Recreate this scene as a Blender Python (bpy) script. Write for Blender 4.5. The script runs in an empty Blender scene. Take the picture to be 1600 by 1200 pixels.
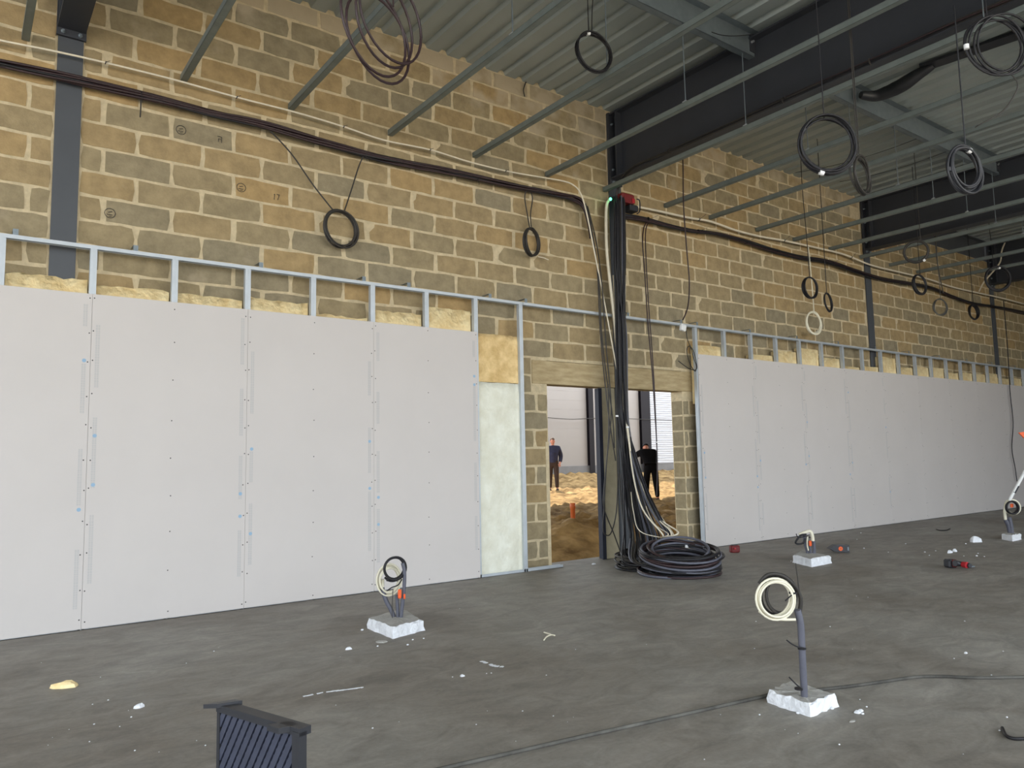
import bpy, math, random
from mathutils import Vector, Matrix
random.seed(7)
SC = bpy.context.scene
COL = SC.collection
R = math.radians
V = Vector

# ------------------------------------------------------------------ camera
CAM = V((-0.8169, -6.6290, 1.2163))
FPX = 1183.07
RM = Matrix(((0.80654199, 0.58966211, -0.04229197),
             (-0.59085508, 0.80167782, -0.0905702),
             (-0.01950128, 0.09803709, 0.99499167)))
cam = bpy.data.cameras.new('camera'); cam.sensor_width = 36; cam.lens = FPX / 1600 * 36
cam.clip_start = 0.05; cam.clip_end = 300
camo = bpy.data.objects.new('camera', cam); COL.objects.link(camo)
r_, f_, u_ = RM.col[0], RM.col[1], RM.col[2]
camo.matrix_world = Matrix(((r_.x, u_.x, -f_.x, CAM.x), (r_.y, u_.y, -f_.y, CAM.y), (r_.z, u_.z, -f_.z, CAM.z), (0, 0, 0, 1)))
SC.camera = camo

# ------------------------------------------------------------------ light
wld = bpy.data.worlds.new('sky'); SC.world = wld; wld.use_nodes = True
bg = wld.node_tree.nodes['Background']; bg.inputs[0].default_value = (0.86, 0.93, 1.0, 1); bg.inputs[1].default_value = 1.0
sun = bpy.data.lights.new('sun', 'SUN'); sun.energy = 2.1; sun.angle = R(1.2); sun.color = (1.0, 0.9, 0.74)
suno = bpy.data.objects.new('sun', sun); COL.objects.link(suno)
suno.rotation_euler = V((0.22, 0.80, 1.0)).to_track_quat('Z', 'Y').to_euler()   # the sun stands behind the block wall, over the next hall
SC.view_settings.view_transform = 'Standard'; SC.view_settings.look = 'None'
SC.view_settings.gamma = 1.0; SC.view_settings.use_curve_mapping = False
SC.view_settings.exposure = 2.1
SC.cycles.use_denoising = True
SC.cycles.max_bounces = 8; SC.cycles.diffuse_bounces = 5
# daylight of the open shop front and the open left end
def portal(name, loc, rot, sx, sy):
    l = bpy.data.lights.new(name, 'AREA'); l.shape = 'RECTANGLE'; l.size = sx; l.size_y = sy; l.cycles.is_portal = True
    o = bpy.data.objects.new(name, l); COL.objects.link(o); o.location = loc; o.rotation_euler = rot
portal('front_opening', (4, -11.3, 2.75), (R(90), 0, 0), 27, 5.5)
portal('left_opening', (-9.6, -5.4, 2.75), (R(90), 0, R(-90)), 11.5, 5.5)

# ------------------------------------------------------------------ helpers
def at(u, v, axis, val):
    """point of the photograph on a true plane of the building"""
    d = RM @ V(((u - 800) / FPX, 1, -(v - 600) / FPX)); t = (val - CAM[axis]) / d[axis]
    return CAM + t * d
def W(u, v, y=0.1): return at(u, v, 1, y)
def G(u, v, z=0.0): return at(u, v, 2, z)
def D(u, v, d): return CAM + RM @ V(((u - 800) / FPX * d, d, -(v - 600) / FPX * d))

_base = {}
class MB:
    def __init__(s): s.v = []; s.f = []; s.m = []; s.smooth = []
    def add(s, vs, fs, sm=False, mi=0):
        o = len(s.v); s.v += [V(q) for q in vs]
        for f in fs: s.f.append([i + o for i in f]); s.smooth.append(sm); s.m.append(mi)
    def box(s, a, b, mi=0):
        (x0, y0, z0), (x1, y1, z1) = a, b
        s.add([(x0,y0,z0),(x1,y0,z0),(x1,y1,z0),(x0,y1,z0),(x0,y0,z1),(x1,y0,z1),(x1,y1,z1),(x0,y1,z1)],
              [(0,3,2,1),(4,5,6,7),(0,1,5,4),(1,2,6,5),(2,3,7,6),(3,0,4,7)], mi=mi)
    def cbox(s, c, size, rot=None, bev=0.0, mi=0):
        """box about c, optionally with chamfered edges and a rotation matrix"""
        hx, hy, hz = size[0]/2, size[1]/2, size[2]/2; c = V(c); rot = rot or Matrix.Identity(3)
        if bev <= 0:
            vs = [(-hx,-hy,-hz),(hx,-hy,-hz),(hx,hy,-hz),(-hx,hy,-hz),(-hx,-hy,hz),(hx,-hy,hz),(hx,hy,hz),(-hx,hy,hz)]
            fs = [(0,3,2,1),(4,5,6,7),(0,1,5,4),(1,2,6,5),(2,3,7,6),(3,0,4,7)]
        else:
            b = min(bev, hx*.9, hy*.9, hz*.9); vs = []; fs = []
            def ring(z, ix, iy): 
                return [(-ix+ (b if k in () else 0), 0, 0) for k in ()]
            def oct_(z, ins):
                x, y = hx - ins, hy - ins; q = b
                return [(-x+q,-y,z),(x-q,-y,z),(x,-y+q,z),(x,y-q,z),(x-q,y,z),(-x+q,y,z),(-x,y-q,z),(-x,-y+q,z)]
            q = b
            vs = oct_(-hz, q*.6) + oct_(-hz+q, 0) + oct_(hz-q, 0) + oct_(hz, q*.6)
            for k in range(3):
                for i in range(8): fs.append((k*8+i, k*8+(i+1)%8, (k+1)*8+(i+1)%8, (k+1)*8+i))
            fs.append(tuple(reversed(range(8)))); fs.append(tuple(range(24, 32)))
        s.add([c + rot @ V(q) for q in vs], fs, mi=mi)
    def tube(s, pts, r, n=6, cap=True, mi=0):
        pts = [V(q) for q in pts]; N = len(pts)
        rr = r if isinstance(r, (list, tuple)) else [r] * N
        t0 = (pts[1] - pts[0]).normalized(); a = V((0,0,1)) if abs(t0.z) < .9 else V((1,0,0))
        u = t0.cross(a).normalized(); vs = []
        for i in range(N):
            t = (pts[min(i+1,N-1)] - pts[max(i-1,0)]).normalized()
            u = (u - t * u.dot(t)); u = u.normalized() if u.length > 1e-6 else t.orthogonal().normalized()
            w = t.cross(u)
            for k in range(n):
                an = 2*math.pi*k/n; vs.append(pts[i] + rr[i]*(math.cos(an)*u + math.sin(an)*w))
        fs = [(i*n+k, i*n+(k+1)%n, (i+1)*n+(k+1)%n, (i+1)*n+k) for i in range(N-1) for k in range(n)]
        s.add(vs, fs, True, mi)
        if cap: s.add(vs[:n], [tuple(reversed(range(n)))], mi=mi); s.add(vs[-n:], [tuple(range(n))], mi=mi)
    def lathe(s, c, prof, n=12, axis=V((0,0,1)), mi=0):
        axis = V(axis).normalized(); a = axis.orthogonal().normalized(); b = axis.cross(a); vs = []
        for (r, h) in prof:
            for k in range(n):
                an = 2*math.pi*k/n; vs.append(V(c) + axis*h + r*(math.cos(an)*a + math.sin(an)*b))
        fs = [(i*n+k, i*n+(k+1)%n, (i+1)*n+(k+1)%n, (i+1)*n+k) for i in range(len(prof)-1) for k in range(n)]
        s.add(vs, fs, True, mi); L = len(prof)
        s.add(vs[:n], [tuple(reversed(range(n)))], mi=mi); s.add(vs[(L-1)*n:], [tuple(range(n))], mi=mi)
    def prism(s, pts, d, mi=0):
        """closed outline pts (3d) extruded by d"""
        n = len(pts); d = V(d); vs = [V(q) for q in pts] + [V(q) + d for q in pts]
        s.add(vs, [tuple(reversed(range(n))), tuple(range(n, 2*n))] + [(i, (i+1)%n, n+(i+1)%n, n+i) for i in range(n)], mi=mi)
    def ball(s, c, rad, n=10, m=7, rot=None, fn=None, mi=0):
        rot = rot or Matrix.Identity(3); vs = []
        for i in range(m+1):
            th = math.pi*i/m
            for k in range(n):
                ph = 2*math.pi*k/n; q = V((math.sin(th)*math.cos(ph), math.sin(th)*math.sin(ph), math.cos(th)))
                if fn: q = fn(q)
                vs.append(V(c) + rot @ V((q.x*rad[0], q.y*rad[1], q.z*rad[2])))
        s.add(vs, [(i*n+k, (i+1)*n+k, (i+1)*n+(k+1)%n, i*n+(k+1)%n) for i in range(m) for k in range(n)], True, mi)
    def mesh(s, name, base=V((0,0,0))):
        me = bpy.data.meshes.new(name); me.from_pydata([tuple(q - base) for q in s.v], [], s.f)
        me.polygons.foreach_set('use_smooth', s.smooth); me.polygons.foreach_set('material_index', s.m)
        me.validate(); me.update(); return me
    def build(s, name, mat, parent=None, base=None, local=None):
        b = _base.get(parent, V((0,0,0))) if parent else (V(base) if base is not None else V((0,0,0)))
        me = s.mesh(name, b)
        for m in (mat if isinstance(mat, (list, tuple)) else [mat]): me.materials.append(m)
        o = bpy.data.objects.new(name, me); COL.objects.link(o)
        if parent: o.parent = parent
        else: o.location = b
        _base[o] = b; return o
def tag(o, label=None, cat=None, group=None, kind=None):
    if label: o['label'] = label
    if cat: o['category'] = cat
    if group: o['group'] = group
    if kind: o['kind'] = kind
    return o
def thing(name, loc, label=None, cat=None, group=None, kind=None):
    o = bpy.data.objects.new(name, None); COL.objects.link(o); o.location = loc; o.empty_display_size = .1
    _base[o] = V(loc); return tag(o, label, cat, group, kind)
def spline(pts, k=6):
    pts = [V(q) for q in pts]; out = []
    for i in range(len(pts)-1):
        p0 = pts[max(i-1,0)]; p1 = pts[i]; p2 = pts[i+1]; p3 = pts[min(i+2,len(pts)-1)]
        for j in range(k):
            t = j/k
            out.append(.5*((2*p1) + (p2-p0)*t + (2*p0-5*p1+4*p2-p3)*t*t + (3*p1-p0-3*p2+p3)*t*t*t))
    return out + [pts[-1]]
def rnd(a, b): return a + (b-a)*random.random()

# ------------------------------------------------------------------ materials
def mat(name, col, rough=.7, metal=0.0, var=0.0, scale=6.0, bump=0.0, bscale=None, col2=None, spec=.5, attr=None, stretch=None, emit=None):
    m = bpy.data.materials.new(name); m.use_nodes = True; nt = m.node_tree; N = nt.nodes; L = nt.links
    b = N['Principled BSDF']; b.inputs['Roughness'].default_value = rough; b.inputs['Metallic'].default_value = metal
    b.inputs['Specular IOR Level'].default_value = spec
    c = (*col, 1); b.inputs['Base Color'].default_value = c
    if emit: b.inputs['Emission Color'].default_value = c; b.inputs['Emission Strength'].default_value = emit
    if var or col2 or bump:
        tc = N.new('ShaderNodeTexCoord'); src = tc.outputs['Object']
        if stretch:
            mp = N.new('ShaderNodeMapping'); mp.inputs['Scale'].default_value = stretch; L.new(src, mp.inputs[0]); src = mp.outputs[0]
    if var or col2:
        nz = N.new('ShaderNodeTexNoise'); nz.inputs['Scale'].default_value = scale; nz.inputs['Detail'].default_value = 6; nz.inputs['Roughness'].default_value = .6
        L.new(src, nz.inputs['Vector'])
        rp = N.new('ShaderNodeValToRGB'); rp.color_ramp.elements[0].position = .35; rp.color_ramp.elements[1].position = .68
        k = col2 or tuple(min(1, x*(1+var)) for x in col); d = tuple(x*(1-var) for x in col)
        rp.color_ramp.elements[0].color = (*d, 1); rp.color_ramp.elements[1].color = (*k, 1)
        L.new(nz.outputs['Fac'], rp.inputs[0]); L.new(rp.outputs[0], b.inputs['Base Color'])
    if bump:
        n2 = N.new('ShaderNodeTexNoise'); n2.inputs['Scale'].default_value = bscale or scale*4; n2.inputs['Detail'].default_value = 4
        L.new(src, n2.inputs['Vector']); bp = N.new('ShaderNodeBump'); bp.inputs['Strength'].default_value = bump; bp.inputs['Distance'].default_value = .02
        L.new(n2.outputs['Fac'], bp.inputs['Height']); L.new(bp.outputs[0], b.inputs['Normal'])
    return m
def lin(r, g, b):
    return tuple(((x/255)/12.92 if x/255 <= .04045 else ((x/255+.055)/1.055)**2.4) for x in (r, g, b))

def block_mat():
    m = bpy.data.materials.new('concrete_block'); m.use_nodes = True; nt = m.node_tree; N = nt.nodes; L = nt.links
    b = N['Principled BSDF']; b.inputs['Roughness'].default_value = .95; b.inputs['Specular IOR Level'].default_value = .15
    at_ = N.new('ShaderNodeAttribute'); at_.attribute_name = 'tone'
    r1 = N.new('ShaderNodeValToRGB'); e = r1.color_ramp.elements
    e[0].position = 0; e[0].color = (*lin(147,136,112), 1); e[1].position = 1; e[1].color = (*lin(172,146,104), 1)
    k = e.new(.35); k.color = (*lin(155,140,110), 1); k = e.new(.65); k.color = (*lin(164,143,107), 1)
    L.new(at_.outputs['Fac'], r1.inputs[0])
    tc = N.new('ShaderNodeTexCoord'); nz = N.new('ShaderNodeTexNoise'); nz.inputs['Scale'].default_value = 9; nz.inputs['Detail'].default_value = 8; nz.inputs['Roughness'].default_value = .65
    L.new(tc.outputs['Object'], nz.inputs['Vector'])
    mr = N.new('ShaderNodeMapRange'); mr.inputs['From Min'].default_value = .3; mr.inputs['From Max'].default_value = .7; mr.inputs['To Min'].default_value = .74; mr.inputs['To Max'].default_value = 1.12
    L.new(nz.outputs['Fac'], mr.inputs['Value'])
    mx = N.new('ShaderNodeMix'); mx.data_type = 'RGBA'; mx.blend_type = 'MULTIPLY'; mx.inputs[0].default_value = 1
    L.new(r1.outputs[0], mx.inputs[6]); L.new(mr.outputs[0], mx.inputs[7])
    # mortar smears
    n3 = N.new('ShaderNodeTexNoise'); n3.inputs['Scale'].default_value = 3.1; n3.inputs['Detail'].default_value = 5; L.new(tc.outputs['Object'], n3.inputs['Vector'])
    a2 = N.new('ShaderNodeAttribute'); a2.attribute_name = 'smear'
    ad = N.new('ShaderNodeMath'); ad.operation = 'ADD'; L.new(n3.outputs['Fac'], ad.inputs[0]); L.new(a2.outputs['Fac'], ad.inputs[1])
    m3 = N.new('ShaderNodeMapRange'); m3.inputs['From Min'].default_value = .66; m3.inputs['From Max'].default_value = .86; m3.inputs['To Max'].default_value = .75; L.new(ad.outputs[0], m3.inputs['Value'])
    mx2 = N.new('ShaderNodeMix'); mx2.data_type = 'RGBA'; L.new(m3.outputs[0], mx2.inputs[0]); L.new(mx.outputs[2], mx2.inputs[6]); mx2.inputs[7].default_value = (*lin(186,171,147), 1)
    L.new(mx2.outputs[2], b.inputs['Base Color'])
    n2 = N.new('ShaderNodeTexNoise'); n2.inputs['Scale'].default_value = 60; n2.inputs['Detail'].default_value = 5; L.new(tc.outputs['Object'], n2.inputs['Vector'])
    bp = N.new('ShaderNodeBump'); bp.inputs['Strength'].default_value = .35; bp.inputs['Distance'].default_value = .01; L.new(n2.outputs['Fac'], bp.inputs['Height']); L.new(bp.outputs[0], b.inputs['Normal'])
    return m
def floor_mat():
    m = bpy.data.materials.new('power_floated_concrete'); m.use_nodes = True; nt = m.node_tree; N = nt.nodes; L = nt.links
    b = N['Principled BSDF']; b.inputs['Specular IOR Level'].default_value = .35
    tc = N.new('ShaderNodeTexCoord'); mp = N.new('ShaderNodeMapping'); mp.inputs['Scale'].default_value = (.7, 1.25, 1); mp.inputs['Rotation'].default_value = (0, 0, R(-25)); L.new(tc.outputs['Object'], mp.inputs[0])
    def noise(s, d, vec, ro=.6, dist=0):
        n = N.new('ShaderNodeTexNoise'); n.inputs['Scale'].default_value = s; n.inputs['Detail'].default_value = d; n.inputs['Roughness'].default_value = ro; n.inputs['Distortion'].default_value = dist
        L.new(vec, n.inputs['Vector']); return n.outputs['Fac']
    big = noise(.55, 5, tc.outputs['Object'], .6, .6); mid = noise(4.6, 9, mp.outputs[0], .68, .9); fine = noise(38, 6, tc.outputs['Object'], .7)
    r1 = N.new('ShaderNodeValToRGB'); e = r1.color_ramp.elements; e[0].position = .36; e[0].color = (*lin(124,117,108), 1); e[1].position = .64; e[1].color = (*lin(146,142,135), 1)
    L.new(big, r1.inputs[0])
    r2 = N.new('ShaderNodeMapRange'); r2.inputs['From Min'].default_value = .32; r2.inputs['From Max'].default_value = .7; r2.inputs['To Min'].default_value = .72; r2.inputs['To Max'].default_value = 1.28; L.new(mid, r2.inputs['Value'])
    mx = N.new('ShaderNodeMix'); mx.data_type = 'RGBA'; mx.blend_type = 'MULTIPLY'; mx.inputs[0].default_value = 1; L.new(r1.outputs[0], mx.inputs[6]); L.new(r2.outputs[0], mx.inputs[7])
    r3 = N.new('ShaderNodeMapRange'); r3.inputs['From Min'].default_value = .3; r3.inputs['From Max'].default_value = .7; r3.inputs['To Min'].default_value = .9; r3.inputs['To Max'].default_value = 1.1; L.new(fine, r3.inputs['Value'])
    m2 = N.new('ShaderNodeMix'); m2.data_type = 'RGBA'; m2.blend_type = 'MULTIPLY'; m2.inputs[0].default_value = 1; L.new(mx.outputs[2], m2.inputs[6]); L.new(r3.outputs[0], m2.inputs[7])
    # thin pale scratches of cement laitance
    mp2 = N.new('ShaderNodeMapping'); mp2.inputs['Scale'].default_value = (1.2, 7, 1); mp2.inputs['Rotation'].default_value = (0, 0, R(-18)); L.new(tc.outputs['Object'], mp2.inputs[0])
    sc = noise(2.6, 9, mp2.outputs[0], .7, 1.2)
    r4 = N.new('ShaderNodeMapRange'); r4.inputs['From Min'].default_value = .62; r4.inputs['From Max'].default_value = .76; r4.inputs['To Max'].default_value = .45; L.new(sc, r4.inputs['Value'])
    m3 = N.new('ShaderNodeMix'); m3.data_type = 'RGBA'; L.new(r4.outputs[0], m3.inputs[0]); L.new(m2.outputs[2], m3.inputs[6]); m3.inputs[7].default_value = (*lin(172,170,162), 1)
    L.new(m3.outputs[2], b.inputs['Base Color'])
    rr = N.new('ShaderNodeMapRange'); rr.inputs['To Min'].default_value = .5; rr.inputs['To Max'].default_value = .75; L.new(mid, rr.inputs['Value']); L.new(rr.outputs[0], b.inputs['Roughness'])
    bp = N.new('ShaderNodeBump'); bp.inputs['Strength'].default_value = .12; bp.inputs['Distance'].default_value = .01; L.new(fine, bp.inputs['Height']); L.new(bp.outputs[0], b.inputs['Normal'])
    return m
def soil_mat():
    return mat('sandy_soil', lin(124,98,64), .95, var=.3, scale=2.2, bump=.6, bscale=14, col2=lin(176,147,103), spec=.1)

M = dict(
    block=block_mat(), floor=floor_mat(), soil=soil_mat(),
    mortar=mat('mortar', lin(200,184,152), .95, var=.14, scale=14, bump=.3, spec=.1),
    lintel=mat('cast_concrete_tan', lin(176,156,118), .9, var=.14, scale=5, bump=.2, col2=lin(190,172,136), stretch=(1,1,5), spec=.2),
    concrete=mat('cast_concrete_grey', lin(168,158,132), .9, var=.1, scale=6, bump=.2, spec=.2),
    steel=mat('dark_painted_steel', lin(76,79,84), .5, var=.06, scale=3, spec=.4),
    navy=mat('navy_black_steel', lin(34,36,48), .55, spec=.3), post=mat('black_post', lin(34,30,34), .6, spec=.2),
    steel_dark=mat('primed_beam_steel', lin(58,60,66), .5, var=.08, scale=2, spec=.35),
    galv=mat('galvanised_steel', lin(122,132,138), .42, .4, var=.1, scale=9, spec=.5),
    galv_dull=mat('dull_galvanised_channel', lin(122,130,127), .5, .4, var=.1, scale=7),
    track=mat('bright_stud_steel', lin(184,190,195), .45, .3, var=.06, scale=8),
    deck=mat('lacquered_roof_deck', lin(166,174,172), .38, .2, var=.05, scale=1.5),
    board=mat('grey_plasterboard_paper', lin(204,198,194), .9, var=.018, scale=1.4, spec=.15),
    edge=mat('plasterboard_core', lin(215,212,205), .9),
    screw=mat('phosphate_screw', lin(60,58,56), .6), ink=mat('grey_print_ink', lin(190,187,185), .9), blue=mat('blue_print_ink', lin(150,178,202), .9),
    wool_y=mat('yellow_glass_wool', lin(226,190,130), .98, var=.2, scale=7, bump=.9, bscale=16, col2=lin(242,214,160), spec=.05),
    wool_c=mat('cream_glass_wool', lin(246,216,158), .98, var=.1, scale=9, bump=.8, bscale=18, col2=lin(252,232,184), spec=.05),
    wool_w=mat('white_glass_wool', lin(226,224,206), .98, var=.05, scale=6, bump=.8, bscale=14, col2=lin(236,236,222), spec=.05),
    black=mat('black_cable_sheath', lin(36,35,38), .45, var=.15, scale=20, spec=.3), brown=mat('brown_black_cable', lin(52,36,38), .45, var=.15, scale=20, spec=.45),
    grey_c=mat('dark_grey_cable', lin(58,55,52), .5, spec=.3), greyc2=mat('dusty_grey_cable', lin(66,64,60), .85, var=.15, scale=5, col2=lin(104,102,96)),
    white_c=mat('white_conduit', lin(222,212,190), .5, var=.04, scale=10), cream_c=mat('cream_cable', lin(228,222,200), .45),
    conduit=mat('grey_corrugated_conduit', lin(92,93,104), .5, var=.08, scale=30),
    plaster=mat('white_gypsum', lin(228,230,234), .9, var=.08, scale=18, bump=.6, bscale=40), pad_top=mat('grey_pad_top', lin(172,170,165), .95, var=.14, scale=10, bump=.5, bscale=40),
    orange=mat('orange_plastic', lin(235,96,40), .45), red=mat('red_plastic', lin(170,36,44), .4), red_dark=mat('dark_red_plastic', lin(110,28,30), .5),
    plast=mat('black_plastic', lin(44,45,50), .45, var=.06, scale=10), plast_n=mat('navy_black_plastic', lin(60,64,80), .45, var=.12, scale=14),
    wbox=mat('white_plastic', lin(232,232,230), .4), tape=mat('white_tape', lin(235,235,235), .5), green=mat('green_led', lin(60,230,150), .4, emit=3.0),
    clad=mat('pale_cladding', lin(158,151,146), .5, var=.02, scale=1), clad_rib=mat('lit_tray_cladding', lin(182,182,188), .45), plinth=mat('grey_plinth', lin(128,127,128), .9, var=.06, scale=3),  # tray cladding lighter than the panels, its side light put into the colour
    ply=mat('bright_zinc', lin(205,210,214), .35, .6),
    skin=mat('skin', lin(205,140,118), .6), hair=mat('brown_hair', lin(82,60,48), .8), jacket=mat('navy_jacket', lin(44,48,78), .8, var=.15, scale=6), trousers=mat('dark_trousers', lin(62,48,44), .85, var=.15, scale=6),
    shoe=mat('dark_shoe', lin(40,34,30), .7), blackcloth=mat('shaded_black_clothes', lin(17,16,18), .95, spec=.1), cap=mat('black_cap', lin(24,23,26), .9), shirt=mat('pale_shirt', lin(196,186,176), .8), maroon=mat('maroon_sleeve', lin(70,40,42), .85),  # black clothes deepened further, putting the shade they stand in into the colour
    pipe=mat('orange_drain_pipe', lin(196,96,44), .5), wallp=mat('plain_side_wall', lin(170,158,136), .95, var=.06, scale=3), sand=mat('yard_ground', lin(214,200,178), .95, var=.1, scale=.6),
    glass=mat('lens', lin(30,34,40), .1),
)

# ------------------------------------------------------------------ setting: floor, deck, walls
YW = 0.15                 # face of the block wall
XL, XR, YF = -9.0, 26.0, -11.3
ZD = 5.65                 # underside of the roof deck
fl = MB()
fl.box((XL-1, YF-.6, -.25), (XR+.3, .36, 0)); floor = tag(fl.build('floor', M['floor']), kind='structure')
# outside yard in front of the hall, seen by the light only
yd = MB(); yd.box((-60, -70, -.5), (60, YF-.6, -.06)); tag(yd.build('ground', M['sand']), kind='structure')

ceil = thing('ceiling', (0, 0, ZD), kind='structure')
def deck_sheet(x0, n, y0, y1, pitch=.26):
    m = MB(); pr = []
    for i in range(n):
        b = x0 + i*pitch
        pr += [(b, 0), (b+.15, 0), (b+.175, .045), (b+.235, .045)]
    pr.append((x0+n*pitch, 0))
    vs = [(x, y0, ZD+z) for x, z in pr] + [(x, y1, ZD+z) for x, z in pr]; k = len(pr)
    vs += [(x, y0, ZD+z+.003) for x, z in pr] + [(x, y1, ZD+z+.003) for x, z in pr]
    m.add(vs, [(i, i+1, k+i+1, k+i) for i in range(k-1)] + [(2*k+i, 3*k+i, 3*k+i+1, 2*k+i+1) for i in range(k-1)])
    m.build('deck_sheet', M['deck'], ceil)
x = -9.1 - .007
while x < XR:
    for (a, b) in ((.36, -2.03), (-2.03, -6.6), (-6.6, YF-.5)): deck_sheet(x, 4, a, b)
    x += 1.04
rt = MB(); rt.box((XL-.2, YF-.6, ZD+.07), (XR+.3, .37, ZD+.2)); rt.build('roof_insulation', M['wool_w'], ceil)

# block wall: mortar body with an opening, blocks set into it
OPX0, OPX1, OPZ = 4.67, 6.99, 2.06
wall = MB(); yb = .35; ym = YW + .002
def mb_(x0, x1, z0, z1): wall.box((x0, ym, z0), (x1, yb, z1))
mb_(-9, OPX0, -.2, ZD+.06); mb_(OPX1, XR, -.2, 5.22); mb_(OPX1, 11.95, 5.22, ZD+.06); mb_(OPX0, OPX1, 2.34, ZD+.06)
wall_back = tag(wall.build('wall_back', M['mortar']), kind='structure')
COLX = [(-.29, -.11), (5.745, 5.955), (11.83, 12.02), (16.88, 17.06)]
blocks = []
PITCH, BL = .2063, .521; Z0 = 2.777 - 13*PITCH
for r in range(-1, 28):
    z0 = Z0 + r*PITCH + .011; z1 = Z0 + (r+1)*PITCH - .011
    if z1 <= 0.02: continue
    z0 = max(z0, .0)
    off = .06 + (.26 if (r - 21) % 2 else 0.0) + rnd(-.02, .02)
    if r == 22: off = .266
    k0 = int((-9 - off)/BL) - 1
    for k in range(k0, 70):
        a = off + k*BL + .016 + rnd(-.004, .004); b = off + (k+1)*BL - .016 + rnd(-.004, .004)
        if b < -9 or a > XR: continue
        a = max(a, -9); b = min(b, XR)
        segs = [(a, b)]
        cuts = list(COLX[:1]) + list(COLX[2:])
        if z1 > 2.36: cuts.append(COLX[1])
        if z0 < 2.335: cuts.append((4.45, 7.19) if z1 > 2.07 else (OPX0, OPX1))
        for (c0, c1) in cuts:
            ns = []
            for (p, q) in segs:
                if q <= c0-.012 or p >= c1+.012: ns.append((p, q))
                else:
                    if p < c0-.05: ns.append((p, c0-.012))
                    if q > c1+.05: ns.append((c1+.012, q))
            segs = ns
        top = (ZD-.01) if b < 11.95 else 5.21
        for (p, q) in segs:
            zz1 = min(z1, top)
            if zz1 - z0 < .04 or q - p < .04: continue
            # behind the plasterboard nothing of the wall shows
            if z1 < 2.3 and (q < 4.1 or p > 7.2): continue
            blocks.append((p, q, z0, zz1))
def block_geo(p, q, z0, z1):
    nx = 5 if q-p > .3 else 3; nz = 3; vs = []; fs = []; tilt = rnd(-.0015, .0015); pr = rnd(.003, .006)
    for j in range(nz):
        for i in range(nx):
            X = p + (q-p)*i/(nx-1); Z = z0 + (z1-z0)*j/(nz-1); ed = i in (0, nx-1) or j in (0, nz-1)
            if i in (0, nx-1): X += rnd(-.009, .009)
            if j in (0, nz-1): Z += rnd(-.006, .006)
            if i in (0, nx-1) and j in (0, nz-1):
                X += .006*(1 if i == 0 else -1); Z += .004*(1 if j == 0 else -1)
            vs.append((X, YW - pr + (.003 if ed else 0) + tilt*(i-nx/2), Z))
    for j in range(nz-1):
        for i in range(nx-1): fs.append((j*nx+i, j*nx+i+1, (j+1)*nx+i+1, (j+1)*nx+i))
    ringi = [i for i in range(nx)] + [j*nx+nx-1 for j in range(1, nz)] + [(nz-1)*nx+i for i in range(nx-2, -1, -1)] + [j*nx for j in range(nz-2, 0, -1)]
    o = len(vs); L = len(ringi)
    for i in ringi: vs.append((vs[i][0], YW+.05, vs[i][2]))
    for k in range(L): fs.append((ringi[k], o+k, o+(k+1) % L, ringi[(k+1) % L]))
    return vs, fs
def seen(bk):
    p, q, z0, z1 = bk; c = V(((p+q)/2, YW, (z0+z1)/2)); d = RM.transposed() @ (c - CAM)
    if d.y < .5: return 0
    u = 800 + FPX*d.x/d.y; v = 600 - FPX*d.z/d.y
    if not (-60 < u < 1660 and -40 < v < 1240): return 0
    return (q-p)*(z1-z0)/d.y**3
order = sorted(blocks, key=lambda b: -seen(b))
rb = random.Random(5)
def tones(b):
    zc = (b[2]+b[3])/2; xc = b[0]
    t = min(1, max(0, rb.gauss(.56 if 3.45 < zc < 4.75 else (.42 if zc > 3.4 else .30), .27))); s = max(-.25, rb.gauss(-.10, .06) + max(0, (zc-4.7))*.46 + (.07 if 4.8 < xc < 5.75 and zc > 3.2 else 0) + (.06 if 4.4 < xc < 7.2 and zc < 3.2 else 0))
    return t, s
def set_attr(me, name, vals):
    a = me.attributes.new(name, 'FLOAT', 'FACE'); a.data.foreach_set('value', vals)
sm = MB(); tv = []; sv = []
for i, b in enumerate(order):
    vs, fs = block_geo(*b); t, s = tones(b)
    if i < 300:
        m = MB(); m.add(vs, fs); o = m.build('block', M['block'], wall_back)
        set_attr(o.data, 'tone', [t]*len(fs)); set_attr(o.data, 'smear', [s]*len(fs))
    else:
        sm.add(vs, fs); tv += [t]*len(fs); sv += [s]*len(fs)
o = sm.build('far_blocks', M['block'], wall_back); set_attr(o.data, 'tone', tv); set_attr(o.data, 'smear', sv); o['kind'] = 'stuff'
l = MB(); l.cbox((5.82, .24, 2.2), (2.74, .2, .27), bev=.008); l.build('lintel', M['lintel'], wall_back)
l = MB(); l.cbox((5.631, .20, 1.03), (.24, .1, 2.06), bev=.005); l.build('concrete_post', M['concrete'], wall_back)
l = MB(); l.box((5.452, .13, 0), (5.508, .145, 2.05)); l.box((5.500, .145, 0), (5.511, .25, 2.05)); l.build('steel_jamb', M['navy'], wall_back)
q = random.Random(19)
zz = Z0 % PITCH
while zz < 2.05:
    a, b = max(.005, zz - PITCH + .012), min(2.05, zz - .012)
    if b - a > .05:
        l = MB(); l.cbox((6.990, .25, (a+b)/2), (.014, .176, b-a), bev=.004); o = l.build('block', M['block'], wall_back); n_ = len(o.data.polygons)
        set_attr(o.data, 'tone', [q.uniform(.05, .4)]*n_); set_attr(o.data, 'smear', [-.15]*n_)
    zz += PITCH
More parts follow.
